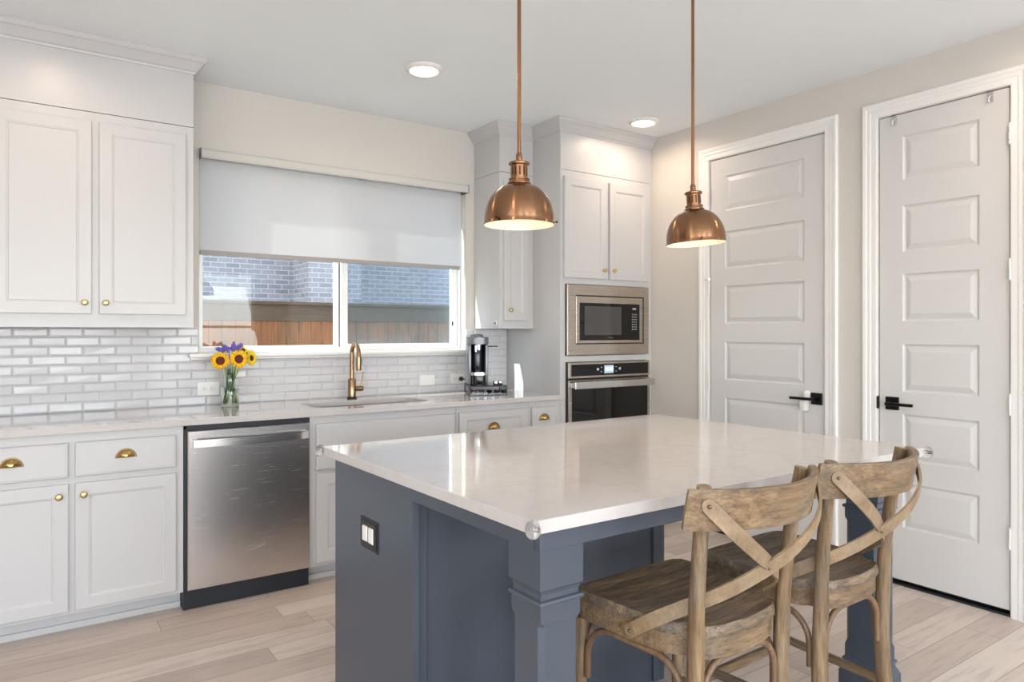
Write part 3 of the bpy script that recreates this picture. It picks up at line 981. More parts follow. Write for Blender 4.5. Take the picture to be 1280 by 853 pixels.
b4 = base_unit(2.6305, 2.888, 'slim white base cabinet beside the oven tower')
slab_drawer(b4, 2.648, 2.848, .700, .843, DF, (2.742, .772))
cab_door(b4, 2.648, 2.848, .112, .680, DF, (2.685, .63), st=.045)

# dishwasher
dw = thing('dishwasher', (.91, 3.9, 0), 'stainless dishwasher with a bowed bar handle between white base cabinets', 'dishwasher')
m = MB(); m.box(.6095, 1.2110, F + .012, 4.18, .002, .8815).box(.6095, .6205, F + .001, F + .013, .10, .8815).box(.6095, 1.211, F + .001, F + .013, .862, .8815)
m.box(.612, 1.209, 3.655, 3.70, .002, .10)
m.build('tub', 'dark', dw)
m = MB(); m.box(.611, 1.2105, 3.640, 3.652, .003, .096, .002)
tk = m.build('toe_panel', 'dark', dw)
for x in (.635, 1.19):
    m = MB(); m.lathe([(0, 0), (.008, 0), (.008, .003), (0, .004)], (x, 3.640, .065), 14, 'y')
    m.build('screw', 'dark', tk, smooth=40)
DY = 3.575
m = MB(); m.panel(lambda u, v, w: (u, DY - w, v), .6215, 1.2065, .100, .856, .035, (), (), .004)
dd = m.build('door', 'steel', dw)
m = MB()
n = 24
hx0, hx1 = .642, 1.190
P = []
for i in range(n + 1):
    u = i / n
    x = hx0 + (hx1 - hx0) * u
    bow = .042 * math.sin(PI * u) ** .6 * .55
    P.append((x, DY - .022 - bow))
rings = []
for x, y in P:
    rings.append([m.bm.verts.new(q) for q in ((x, y, .777), (x, y - .008, .780), (x, y - .008, .816), (x, y, .819), (x, y + .010, .816), (x, y + .010, .780))])
for a, b in zip(rings, rings[1:]):
    for k in range(6): m.bm.faces.new((a[k], a[(k + 1) % 6], b[(k + 1) % 6], b[k]))
m.bm.faces.new(rings[0]); m.bm.faces.new(rings[-1])
m.box(hx0, hx0 + .022, DY - .028, DY - .0005, .780, .816, .002).box(hx1 - .022, hx1, DY - .028, DY - .0005, .780, .816, .002)
m.build('handle', 'steel_handle', dd, smooth=30)
text_mesh('logo', 'Whirlpool', .020, 'chrome', lambda x, y, z: (.930 + x, DY - .0006 - z, .262 + y), dd, italic=.25)
m = MB(); m.tube([(.930 + .045 * math.cos(a) * 1.1, DY - .001, .262 + .013 * math.sin(a) + .010 * math.cos(a)) for a in [math.radians(k) for k in range(-150, 150, 12)]], .0007, 6)
m.build('logo_ring', 'chrome', dd)

# ------------------------------------------------------------------ back countertop with sink cut-out
def slab_with_hole(outer, inner, z0, z1):
    m = MB()
    bm = m.bm
    res = []
    for z in (z0, z1):
        O = [bm.verts.new((x, y, z)) for x, y in outer]
        I = [bm.verts.new((x, y, z)) for x, y in inner]
        es = [bm.edges.new((L[i], L[(i + 1) % len(L)])) for L in (O, I) for i in range(len(L))]
        bmesh.ops.triangle_fill(bm, edges=es, use_beauty=True)
        res.append((O, I))
    for k in (0, 1):
        a, b = res[0][k], res[1][k]
        for i in range(len(a)):
            j = (i + 1) % len(a)
            bm.faces.new((a[i], a[j], b[j], b[i]))
    return m
def rrect(x0, x1, y0, y1, r, n=6):
    pts = []
    for cx, cy, a0 in ((x1 - r, y1 - r, 0), (x0 + r, y1 - r, 90), (x0 + r, y0 + r, 180), (x1 - r, y0 + r, 270)):
        for i in range(n + 1):
            a = math.radians(a0 + 90 * i / n)
            pts.append((cx + r * math.cos(a), cy + r * math.sin(a)))
    return pts
SX0, SX1, SY0, SY1 = 1.285, 1.985, 3.700, 4.010
CF = 3.563
m = slab_with_hole([(-.34, CF), (2.8915, CF), (2.8915, BW - .0005), (-.34, BW - .0005)], rrect(SX0, SX1, SY0, SY1, .07), .884, .9145)
ct = m.build('countertop', 'quartz', bevel=.003)
tag(ct, 'long white quartz worktop with the sink, along the window wall', 'countertop')
# the sink
sk = thing('kitchen_sink', (1.63, 3.85, .70), 'undermount stainless sink set into the worktop below the faucet', 'sink')
m = MB()
O = rrect(SX0 + .004, SX1 - .004, SY0 + .004, SY1 - .004, .068)
levels = [(0.0, .8825), (0.0, .72), (0.02, .70), (.25, .690)]
cx, cy = (SX0 + SX1) / 2, (SY0 + SY1) / 2
prev = None
for ins, z in levels:
    ring = [m.bm.verts.new((cx + (x - cx) * (1 - ins), cy + (y - cy) * (1 - ins), z)) for x, y in O]
    if prev:
        for i in range(len(ring)):
            m.bm.faces.new((prev[i], prev[(i + 1) % len(ring)], ring[(i + 1) % len(ring)], ring[i]))
    prev = ring
m.bm.faces.new(prev)
bw = m.build('bowl', simple('sink_steel', (175, 176, 178), .3, .9), sk, smooth=40)
m = MB(); m.lathe([(0, .6905), (.040, .6905), (.043, .694), (.036, .694), (.03, .692), (0, .692)], (cx, cy, 0), 24)
m.build('drain', 'chrome', sk, smooth=40)

# faucet
fc = thing('kitchen_faucet', (1.641, 4.087, .9148), 'brushed bronze gooseneck faucet with side lever, behind the sink', 'faucet')
fx, fy, fz = 1.641, 4.087, .9148
m = MB(); m.lathe([(0, 0), (.030, 0), (.030, .010), (.026, .013), (0, .013)], (fx, fy, fz), 28); m.build('base_ring', simple('dark_bronze', (52, 40, 32), .35, .7), fc, smooth=40)
m = MB(); m.lathe([(0, .013), (.0245, .013), (.0245, .118), (.021, .124), (.0145, .126), (0, .126)], (fx, fy, fz), 28); m.build('body', 'faucet', fc, smooth=40)
m = MB()
R = .052
zc = 1.262 - R - .012
pts = [(fx, fy, fz + .12), (fx, fy, zc)]
pts += [(fx, fy - R + R * math.cos(a), zc + R * math.sin(a)) for a in [math.radians(k) for k in range(10, 171, 10)]]
pts += [(fx, fy - 2 * R - .002, zc - .01)]
m.tube(pts, .0138, 18); m.build('spout', 'faucet', fc, smooth=40)
m = MB(); m.lathe([(0, 0), (.0155, 0), (.0165, .02), (.0165, .075), (.0145, .090), (.0125, .10), (0, .10)], (fx, fy - 2 * R - .002, zc - .104), 24)
sh_ = m.build('spray_head', 'faucet', fc, smooth=40)
m = MB(); m.box(fx + .008, fx + .0175, fy - 2 * R - .010, fy - 2 * R + .006, zc - .07, zc - .03, .002); m.build('spray_button', 'black', fc)
m = MB(); m.tube([(fx + .02, fy, fz + .062), (fx + .068, fy, fz + .062)], .0165, 24).tube([(fx + .068, fy, fz + .062), (fx + .071, fy, fz + .062)], .0145, 24)
m.build('valve', 'faucet', fc, smooth=40)
m = MB(); m.tube([(fx + .060, fy, fz + .075), (fx + .064, fy, fz + .11), (fx + .070, fy - .006, fz + .165)], [.0055, .0042, .004], 12)
m.build('lever', 'faucet', fc, smooth=40)

# ------------------------------------------------------------------ outlets
def outlet(cx, cz, w, h, label, kind):
    y = BW - .0085
    t = thing('wall_outlet', (cx, y, cz), label, 'outlet')
    m = MB(); m.box(cx - w / 2, cx + w / 2, y - .005, y + .0005, cz - h / 2, cz + h / 2, .002, 2); p = m.build('cover_plate', 'white_plastic', t)
    if kind == 'duplex':
        for s in (-1, 1):
            c = cx + s * .020
            m = MB(); m.box(c - .014, c + .014, y - .007, y - .005, cz - .016, cz + .016, .001); q = m.build('socket', 'white_plastic', t)
            m = MB(); m.box(c - .007, c - .001, y - .0073, y - .0068, cz + .004, cz + .0065).box(c - .007, c - .001, y - .0073, y - .0068, cz - .0065, cz - .004).lathe([(0, 0), (.0026, 0), (0, .0003)], (c + .007, y - .0069, cz), 10, 'y')
            m.build('slots', 'black', q)
    else:
        m = MB(); m.box(cx - .034, cx + .034, y - .007, y - .005, cz - .017, cz + .017, .001); q = m.build('blank_insert', 'white_plastic', t)
        m = MB(); m.lathe([(0, 0), (.004, 0), (.003, .001), (0, .0012)], (cx, y - .007, cz), 12, 'y'); m.build('button', 'white_plastic', q)
    return t
outlet(.842, 1.006, .118, .074, 'white duplex outlet on the tile to the left of the vase', 'duplex')
outlet(2.232, 1.000, .112, .070, 'white blank cover plate on the tile right of the faucet', 'blank')
outlet(2.468, 1.002, .112, .070, 'white outlet on the tile with a black plug, left of the coffee machine', 'duplex')
pg = thing('power_plug', (2.50, BW - .03, 1.0), 'black plug and cord in the outlet behind the coffee machine', 'plug')
m = MB(); m.lathe([(0, 0), (.010, 0), (.014, .004), (.016, .018), (.010, .030), (.005, .045), (0, .045)], (2.488, BW - .0160, 1.0), 16, 'y'); m.build('plug_body', 'black', pg, smooth=True)
m = MB(); m.tube([(2.488, BW - .060, 1.0), (2.50, BW - .075, .995), (2.52, BW - .082, .965), (2.53, BW - .085, .930), (2.535, BW - .10, .9185), (2.54, BW - .13, .918)], .003, 8); m.build('cord', 'black', pg, smooth=True)

# ------------------------------------------------------------------ vase and flowers
vx, vy, vz = .925, 4.075, .9148
vs = thing('glass_vase', (vx, vy, vz), 'clear glass vase of water with sunflowers on the worktop under the window', 'vase')
m = MB()
pr = [(0, 0), (.044, 0), (.047, .004), (.047, .094), (.043, .104), (.037, .118), (.0345, .150), (.036, .185), (.040, .205)]
pi_ = [(.0385, .205), (.0345, .185), (.033, .150), (.0355, .118), (.0415, .103), (.0455, .092), (.0455, .012), (.043, .009), (0, .009)]
m.lathe(pr + pi_, (vx, vy, vz), 36); m.build('vase_wall', 'clear', vs, smooth=50)
m = MB(); m.lathe([(0, .0095), (.043, .0095), (.0450, .0125), (.0450, .0915), (.041, .100), (0, .100)], (vx, vy, vz), 36); m.build('water', 'water', vs, smooth=50)

cdir = Vector((-vx, -vy, 0)).normalized()
def petal_mesh(m, c, mat, r0, r1, a, w, lift, curl):
    # petal in disc plane (local z = facing)
    n = 5
    L, Rr = [], []
    rows = []
    for i in range(n + 1):
        u = i / n
        r = r0 + (r1 - r0) * u
        ww = w * math.sin(PI * min(1, (u * .86 + .14))) ** .7
        zz = lift * math.sin(u * PI * .6) + curl * u * u
        row = []
        for s, dz in ((-1, 0), (0, .0016), (1, 0)):
            loc = Vector((r * math.cos(a) - s * ww * math.sin(a), r * math.sin(a) + s * ww * math.cos(a), zz + dz))
            row.append(m.bm.verts.new(Vector(c) + mat @ loc))
        rows.append(row)
    for p, q in zip(rows, rows[1:]):
        for k in range(2):
            m.bm.faces.new((p[k], p[k + 1], q[k + 1], q[k]))
def sunflower(c, facing, R, pm, label, foot, discr=.46, leaves=True):
    t = thing('sunflower', c, label, 'flower', 'sunflowers in the vase')
    f = Vector(facing).normalized()
    mat = f.to_track_quat('Z', 'Y').to_matrix()
    m = MB()
    for lay, (nn, rr, lf, cu) in enumerate(((17, R, .004, -.004), (15, R * .9, .008, .002))):
        for k in range(nn):
            petal_mesh(m, c, mat, R * discr * .8, rr * random.uniform(.9, 1.06), 2 * PI * (k + .5 * lay) / nn + random.uniform(-.08, .08), R * .165, lf, cu + random.uniform(-.004, .004))
    p = m.build('petals', pm, t, smooth=True, recalc=False)
    sd = p.modifiers.new('solid', 'SOLIDIFY'); sd.thickness = .0006
    m = MB(); m.lathe([(0, -.006), (R * discr * .9, -.004), (R * discr, .003), (R * discr * .85, .008), (R * discr * .5, .008), (0, .005)], c, 24, tilt=mat)
    m.build('flower_disc', 'disc', t, smooth=True)
    m = MB()
    m.lathe([(0, -.022), (.010, -.018), (R * discr * .9, -.006), (R * discr * .9, -.004), (0, -.004)], c, 18, tilt=mat)
    back = Vector(c) - f * .018
    ft = Vector(foot)
    mid = Vector((vx + (back.x - vx) * .55, vy + (back.y - vy) * .55, vz + .215))
    neck = Vector((vx + (back.x - vx) * .25, vy + (back.y - vy) * .25, vz + .15))
    pts = [back, back * .6 + mid * .4 - Vector((0, 0, .005)), mid, neck, neck * .5 + ft * .5, ft]
    m.tube(pts, .0040, 8)
    m.build('stem', 'stem', t, smooth=True)
    if leaves:
        m = MB()
        for k in range(7):
            petal_mesh(m, Vector(c) - f * .006, mat, R * .3, R * .8, 2 * PI * k / 7 + .2, R * .16, -.004, -.006)
        m.build('sepals', 'leaf', t, smooth=True, recalc=False)
    return t
fd = Vector((-.45, -.9, .12))
sunflower((.868, 4.045, 1.168), (-.28, -.95, .10), .0525, 'petal', 'sunflower in the vase, leftmost, dark brown centre facing forward', (vx + .028, vy + .012, vz + .018))
sunflower((.962, 4.035, 1.176), (.12, -.98, .10), .0535, 'petal', 'sunflower in the vase, middle one, brown centre turned slightly right', (vx - .030, vy - .012, vz + .018))
sunflower((1.040, 4.085, 1.178), (.70, -.70, .08), .050, 'petal2', 'lemon yellow sunflower in the vase, rightmost, seen from the side', (vx - .008, vy + .030, vz + .018), .35)
sunflower((1.005, 4.120, 1.222), (.35, -.5, .75), .036, 'petal2', 'small yellow sunflower in the vase, topmost, behind the others', (vx + .012, vy - .028, vz + .018), .35)
def sprig(c, d, label, foot):
    t = thing('purple_sprig', c, label, 'flower', 'purple sprigs in the vase')
    d = Vector(d).normalized()
    m = MB()
    sd = d.orthogonal().normalized(); s2 = d.cross(sd)
    for k in range(46):
        u = k / 46
        a = k * 2.4
        r = .013 * (1 - .5 * u) + random.uniform(-.002, .003)
        pos = Vector(c) + d * (u * .044 - .010) + (sd * math.cos(a) + s2 * math.sin(a)) * r
        b = bmesh.new(); bmesh.ops.create_icosphere(b, subdivisions=1, radius=random.uniform(.003, .0052))
        m.merge(b, Matrix.Translation(pos) @ Matrix.Diagonal((1, 1, 1.3, 1)))
    m.build('blossoms', 'purple', t, smooth=True)
    m = MB()
    base = Vector(c) - d * .012
    neck = Vector((vx + (base.x - vx) * .28, vy + (base.y - vy) * .28, vz + .17))
    m.tube([Vector(c) + d * .045, base, base * .5 + neck * .5, neck, Vector(foot)], .0018, 6)
    m.build('stem', 'leaf', t, smooth=True)
sprig((.893, 4.105, 1.222), (-.9, 0, .42), 'purple sprig in the vase, leaning out to the far left', (vx + .02, vy - .02, vz + .018))
sprig((.915, 4.085, 1.232), (-.55, -.1, .35), 'purple sprig in the vase, just above the leftmost sunflower', (vx - .02, vy + .02, vz + .018))
sprig((.945, 4.100, 1.232), (.1, -.1, .45), 'short purple sprig in the middle of the bouquet', (vx + .015, vy + .024, vz + .018))
sprig((.968, 4.090, 1.236), (.75, 0, .62), 'purple sprig in the vase reaching highest, toward the right', (vx - .026, vy + .004, vz + .018))
# foliage in the vase neck
t = thing('green_foliage', (vx, vy, vz + .12), 'dark green leaves among the stems inside the glass vase', 'leaves')
m = MB()
for k in range(34):
    a = random.uniform(0, 2 * PI); r = random.uniform(.004, .020)
    c = (vx + r * math.cos(a), vy + r * math.sin(a), vz + random.uniform(.050, .155))
    mat = Matrix.Rotation(a, 3, 'Z') @ Matrix.Rotation(-1.35 - random.uniform(-.15, .15), 3, 'Y')
    petal_mesh(m, c, mat, .0, random.uniform(.045, .062), 0, .007, .003, 0)
ob = m.build('leaves', 'leaf', t, smooth=True, recalc=False); ob['kind'] = 'stuff'
ob.modifiers.new('solid', 'SOLIDIFY').thickness = .0006

# ------------------------------------------------------------------ coffee machine on pod drawer
kx, ky = 2.452, 3.905
pdz = .915
pd = thing('pod_drawer', (2.50, 3.93, pdz), 'low smoked clear drawer of coffee capsules under the coffee machine', 'drawer')
px0, px1, py0, py1 = 2.385, 2.625, 3.800, 4.060
m = MB()
for x, y in ((px0, py0), (px1, py0), (px0, py1), (px1, py1)):
    m.box(x - .004, x + .004, y - .004, y + .004, pdz, pdz + .062, .001)
for z in (pdz + .003, pdz + .059):
    m.box(px0, px1, py0 - .004, py0 + .004, z - .003, z + .003).box(px0, px1, py1 - .004, py1 + .004, z - .003, z + .003)
    m.box(px0 - .004, px0 + .004, py0, py1, z - .003, z + .003).box(px1 - .004, px1 + .004, py0, py1, z - .003, z + .003)
m.box(px0, px1, py0, py1, pdz + .001, pdz + .006)
m.build('frame', 'black', pd)
m = MB(); m.box(px0 + .004, px1 - .004, py0 - .002, py0 + .001, pdz + .006, pdz + .056).box(px0 - .002, px0 + .001, py0 + .004, py1 - .004, pdz + .006, pdz + .056).box(px1 - .001, px1 + .002, py0 + .004, py1 - .004, pdz + .006, pdz + .056)
m.build('panel', 'smoke', pd)
m = MB(); m.box(px0 - .003, px1 + .003, py0 - .003, py1 + .003, pdz + .0625, pdz + .067, .001); m.build('lid', simple('lid_black', (26, 27, 30), .12), pd)
proto = None
for i, (x, y, c) in enumerate([(2.415, 3.825, 'pod'), (2.465, 3.826, 'pod'), (2.515, 3.825, 'd'), (2.565, 3.826, 'r'), (2.612, 3.825, 'd')]):
    if c == 'd': mt = simple('dark_foil', (40, 34, 36), .25, .8) if 'df' not in M else M['df']; M['df'] = mt
    elif c == 'r': mt = simple('red_foil', (120, 40, 46), .25, .8)
    else: mt = M['pod']
    m = MB(); m.lathe([(0, 0), (.012, .001), (.017, .010), (.019, .024), (.0225, .026), (.0225, .0275), (0, .0275)], (0, 0, 0), 20)
    o = m.build('coffee_capsule', mt, None, smooth=40)
    o.location = (x, y, pdz + .0065)
    tag(o, ['copper capsule at the left end of the smoked drawer', 'copper capsule second from left in the smoked drawer', 'dark capsule in the middle of the smoked drawer',
            'dark red capsule right of the middle in the drawer', 'dark capsule at the right end of the smoked drawer'][i], 'capsule', 'coffee capsules in the drawer')
km = thing('coffee_machine', (kx, ky, pdz + .0675), 'tall grey and black capsule coffee machine on the capsule drawer', 'coffee machine')
kz = pdz + .0675
m = MB()
m.box(kx - .067, kx + .067, ky + .075, ky + .135, kz + .0, kz + .262, .010, 3)
m.build('water_tank', simple('frosted_tank', (150, 156, 164), .2), km, smooth=40)
m = MB(); m.lathe([(0, .001), (.043, .001), (.0445, .004), (.0445, .258), (.043, .262), (0, .262)], (kx, ky + .033, kz), 40)
m.build('tower', simple('glossy_black', (12, 13, 18), .12), km, smooth=40)
m = MB()
for s in (-1, 1):
    a, b = (kx - .066, kx - .046) if s < 0 else (kx + .046, kx + .066)
    m.box(a, b, ky - .025, ky + .073, kz + .0, kz + .262, .006, 3)
m.build('side_panel', simple('machine_grey', (128, 130, 134), .3, .4), km, smooth=40)
m = MB()
m.prism(rrect(kx - .067, kx + .067, ky - .070, ky + .135, .045), lambda a, b, h: (a, b, h), kz + .263, kz + .310, .006)
m.lathe([(0, .310), (.045, .310), (.041, .325), (.030, .331), (0, .332)], (kx - .005, ky + .01, kz), 28)
m.build('head', simple('machine_grey_top', (110, 112, 117), .3, .4), km, smooth=40)
m = MB(); m.lathe([(0, .225), (.016, .226), (.018, .262), (0, .262)], (kx, ky - .035, kz), 20); m.tube([(kx - .02, ky - .045, kz + .256), (kx - .02, ky - .045, kz + .215)], .008, 12)
m.build('coffee_spout', 'chrome', km, smooth=40)
m = MB(); m.box(kx + .060, kx + .135, ky + .0, ky + .018, kz + .245, kz + .253, .003, 2); m.build('lever', 'black', km)
m = MB()
m.prism(rrect(kx - .052, kx + .052, ky - .085, ky - .013, .03), lambda a, b, h: (a, b, h), kz + .062, kz + .082, .003)
m.build('cup_stand', 'chrome', km, smooth=40)
m = MB(); m.prism(rrect(kx - .045, kx + .045, ky - .083, ky - .013, .03), lambda a, b, h: (a, b, h), kz, kz + .061, .003)
m.build('drip_base', 'black_glass', km, smooth=40)
for i, (x, y) in enumerate(((2.560, 3.84), (2.595, 3.87))):
    m = MB(); m.lathe([(0, 0), (.016, 0), (.0175, .004), (.0175, .022), (.0155, .026), (0, .027)], (0, 0, 0), 24)
    o = m.build('capsule_tin', 'chrome', None, smooth=40); o.location = (x, y, pdz + .0675)
    tag(o, ['small chrome tin on the capsule drawer, nearest the coffee machine', 'small chrome tin on the capsule drawer, at its right side'][i], 'tin', 'chrome tins beside the coffee machine')

KP = Vector((2.455, 3.93, 0))
KR = Matrix.Translation(KP) @ Matrix.Rotation(math.radians(-24), 4, 'Z') @ Matrix.Translation(-KP)
for o in list(COL.objects):
    if o.parent is None and o.name.split('.')[0] in ('pod_drawer', 'coffee_machine', 'coffee_capsule', 'capsule_tin'):
        o.location = KR @ o.location
        o.rotation_euler.z = math.radians(-24)

# ------------------------------------------------------------------ kitchen island
isl = thing('kitchen_island', (1.5, 1.8, 0), 'blue grey painted island base with square corner posts under the quartz top', 'island')
q = [(.896, 1.208), (2.612, 1.194), (2.588, 2.462), (.868, 2.442)]
m = MB(); m.prism(q, lambda a, b, h: (a, b, h), .884, .9145)
it = m.build('island_countertop', 'quartz', bevel=.002)
tag(it, 'large white quartz island top, glossy, with clear corner guards', 'countertop')
IX0, IX1, IY0, IY1 = .928, 2.0, 1.870, 2.415
m = MB()
m.box(IX0 + .018, IX1 - .018, IY0 + .018, IY1, .10, .8835)
m.box(IX0 + .04, IX1 - .04, IY0 + .06, IY1 - .07, 0, .10)
m.build('cabinet_body', 'navy', isl)
# end panel faces -x ; slight taper as the photo's left end
m = MB(); m.prism([(.907, IY1), (IX0 + .016, IY1), (IX0 + .018, IY0 - .03), (.924, IY0 - .03)], lambda a, b, h: (a, b, h), .0, .8835)
m.build('end_panel', 'navy', isl, bevel=.001)
m = MB(); m.box(IX1 - .018, IX1, IY0 - .012, IY1, 0, .8835); m.build('end_panel', 'navy', isl)
m = MB(); m.box(IX0 + .018, IX1 - .018, IY0, IY0 + .018, 0, .8835)
m.box(IX0 + .018, IX0 + .055, IY0 - .012, IY0, 0, .8835, .002).box(IX1 - .055, IX1 - .018, IY0 - .012, IY0, 0, .8835, .002)
m.build('back_panel', 'navy', isl)
# aprons
m = MB(); m.box(.9385, 2.512, 1.240, 1.262, .832, .8835, .001); m.build('apron', 'navy', isl)
m = MB(); m.prism([(.9345, 1.262), (.956, 1.262), (.942, 1.838), (.9205, 1.838)], lambda a, b, h: (a, b, h), .832, .8835); m.build('apron', 'navy', isl)
m = MB(); m.box(2.490, 2.511, 1.262, 2.40, .832, .8835, .001); m.build('apron', 'navy', isl)
# posts
def post(x0, y0):
    S = .126
    cx, cy = x0 + S / 2, y0 + S / 2
    m = MB()
    def ring(h, z, cc):
        # square section with chamfered corners (8 verts)
        c = max(cc, .0005)
        return [m.bm.verts.new((cx + a, cy + b, z)) for a, b in ((-h + c, -h), (h - c, -h), (h, -h + c), (h, h - c), (h - c, h), (-h + c, h), (-h, h - c), (-h, -h + c))]
    H = S / 2
    sec = [(H + .010, 0, 0), (H + .010, .125, 0), (H + .006, .135, 0), (H - .002, .150, 0), (H - .004, .160, 0), (H, .163, 0), (H + .002, .168, 0), (H, .173, 0), (H - .005, .176, 0),
           (H - .005, .215, 0), (H - .005, .222, .004), (H - .006, .232, .012), (H - .006, .655, .012), (H - .005, .665, .004), (H - .005, .672, 0), (H - .005, .702, 0),
           (H, .704, 0), (H + .0015, .709, 0), (H, .714, 0), (H - .008, .716, 0), (H - .008, .728, 0), (H - .005, .736, 0), (H, .741, 0), (H, .8835, 0)]
    rs = [ring(*s) for s in sec]
    for a, b in zip(rs, rs[1:]):
        for k in range(8):
            m.bm.faces.new((a[k], a[(k + 1) % 8], b[(k + 1) % 8], b[k]))
    m.bm.faces.new(rs[0]); m.bm.faces.new(rs[-1])
    return m.build('post', 'navy', isl)
post(.943, 1.2455)
post(2.382, 1.2405)
# outlet in island end
pl = thing('island_outlet', (.915, 2.13, .66), 'black outlet plate with two white inserts on the island end panel', 'outlet')
m = MB()
fn = lambda u, v, w: (.9115 - .0295 * (u - 2.127) - w, u, v)
m.panel(fn, 2.062, 2.192, .616, .716, .004, (), (), .002)
m.panel(lambda u, v, w: fn(u, v, w + .004), 2.070, 2.184, .624, .708, .004, [(2.085, 2.169, .640, .692)], [(.001, -.003)], .002)
m.build('cover_plate', 'black', pl)
for a, b in ((2.088, 2.121), (2.133, 2.166)):
    m = MB(); m.panel(lambda u, v, w: fn(u, v, w + .0065), a, b, .641, .691, .005, (), (), .003); m.build('insert', 'white_plastic', pl)
# corner guards
def guard(x, y, label, sx, sy):
    t = thing('corner_guard', (x, y, .88), label, 'corner guard', 'clear corner guards on the island top')
    m = MB()
    b = bmesh.new(); bmesh.ops.create_icosphere(b, subdivisions=3, radius=.0175)
    m.merge(b, Matrix.Translation((x + sx * .005, y + sy * .005, .899)) @ Matrix.Diagonal((1, 1, 1.22, 1)))
    m.box(min(x, x + sx * .001) - .001, max(x, x + sx * .001) + .001, y - .02, y + .02, .895, .905)
    m.build('guard', 'soft_clear', t, smooth=True)
guard(q[0][0], q[0][1], 'clear rubber corner guard on the island corner nearest the camera', -1, -1)
guard(q[1][0], q[1][1], 'clear rubber corner guard on the island corner by the narrow door', 1, -1)
guard(q[3][0], q[3][1], 'clear rubber corner guard on the island corner facing the dishwasher', -1, 1)

# ------------------------------------------------------------------ stools
def smooth_path(pts, n=6):
    P = [Vector(p) for p in pts]
    out = []
    for i in range(len(P) - 1):
        p0, p1, p2, p3 = P[max(i - 1, 0)], P[i], P[i + 1], P[min(i + 2, len(P) - 1)]
        for k in range(n):
            t_ = k / n
            out.append(0.5 * ((2 * p1) + (-p0 + p2) * t_ + (2 * p0 - 5 * p1 + 4 * p2 - p3) * t_ ** 2 + (-p0 + 3 * p1 - 3 * p2 + p3) * t_ ** 3))
    out.append(P[-1])
    return out
st = thing('counter_stool', (0, 0, 0), 'weathered wooden crossback counter stool nearest the camera, at the island', 'stool', 'crossback stools at the island')
# seat
def seat_outline():
    half = [(0, .200), (.12, .200), (.19, .196), (.212, .180), (.216, .155), (.208, .05), (.200, -.04), (.192, -.10), (.172, -.135), (.154, -.150), (.150, -.168), (.144, -.186), (.125, -.200), (.08, -.212), (0, -.219)]
    return half + [(-x, y) for x, y in reversed(half[1:-1])]
so = seat_outline()
m = MB()
c0 = Vector((0, -.01))
lev = [(1.0, .606), (1.0, .618), (.985, .630), (.97, .634), (.85, .630), (.6, .624), (.3, .621)]
m.bm.faces.new([m.bm.verts.new((x, y, .606)) for x, y in reversed(so)])
prev = None
for s_, z in lev:
    ring = [m.bm.verts.new((c0.x + (x - c0.x) * s_, c0.y + (y - c0.y) * s_, z)) for x, y in so]
    if prev:
        for i in range(len(ring)):
            m.bm.faces.new((prev[i], prev[(i + 1) % len(ring)], ring[(i + 1) % len(ring)], ring[i]))
    prev = ring
m.bm.faces.new(prev)
bmesh.ops.remove_doubles(m.bm, verts=m.bm.verts, dist=1e-5)
m.build('seat', 'wood_seat', st, smooth=35)
m = MB()
inn = [(x * .965, (y + .01) * .965 - .01) for x, y in so]
m.prism(inn, lambda a, b, h: (a, b, h), .556, .6055)
m.build('seat_apron', 'wood_x', st, smooth=35)
# rear posts
for s in (-1, 1):
    pts = smooth_path([(s * .192, -.222, 0), (s * .178, -.197, .20), (s * .170, -.186, .40), (s * .170, -.190, .56), (s * .173, -.196, .70), (s * .182, -.214, .86), (s * .192, -.232, .978)], 5)
    rr = [.0195 + (.022 - .0195) * min(1, max(0, (.5 - p.z) * 3 + .5)) if p.z < .6 else .0195 - .003 * (p.z - .6) / .38 for p in pts]
    m = MB(); m.tube(pts, rr, 16); m.build('leg', 'wood_z', st, smooth=50)
for s in (-1, 1):
    pts = smooth_path([(s * .205, .190, 0), (s * .200, .182, .3), (s * .196, .176, .556)], 4)
    m = MB(); m.tube(pts, [.0175 + .0015 * i / len(pts) for i in range(len(pts))], 16); m.build('leg', 'wood_z', st, smooth=50)
# top rail
m = MB()
n = 26
rows = []
for i in range(n + 1):
    u = -1 + 2 * i / n
    x = .243 * u
    y = -.330 + .100 * abs(u) ** 2.0
    nx, ny = .243, .2 * u
    L = math.hypot(nx, ny); nx, ny = ny / L, -nx / L     # outward (camera side) normal
    row = []
    for j, (z, oy) in enumerate(((.884, .016), (.888, .018), (.93, .010), (.972, .001), (.978, -.001))):
        row.append((x, y + oy, z, nx, ny))
    rows.append(row)
th = .010
front = [[m.bm.verts.new((x + nx * (th - .002 * (j in (0, 4))), y + ny * (th - .002 * (j in (0, 4))), z)) for j, (x, y, z, nx, ny) in enumerate(r)] for r in rows]
back = [[m.bm.verts.new((x - nx * (th - .002 * (j in (0, 4))), y - ny * (th - .002 * (j in (0, 4))), z)) for j, (x, y, z, nx, ny) in enumerate(r)] for r in rows]
for G in (front, back):
    for a, b in zip(G, G[1:]):
        for k in range(4): m.bm.faces.new((a[k], a[k + 1], b[k + 1], b[k]))
for k in (0, 4):
    for i in range(n): m.bm.faces.new((front[i][k], front[i + 1][k], back[i + 1][k], back[i][k]))
for i in (0, n):
    for k in range(4): m.bm.faces.new((front[i][k], front[i][k + 1], back[i][k + 1], back[i][k]))
m.build('top_rail', 'wood_x', st, smooth=40)
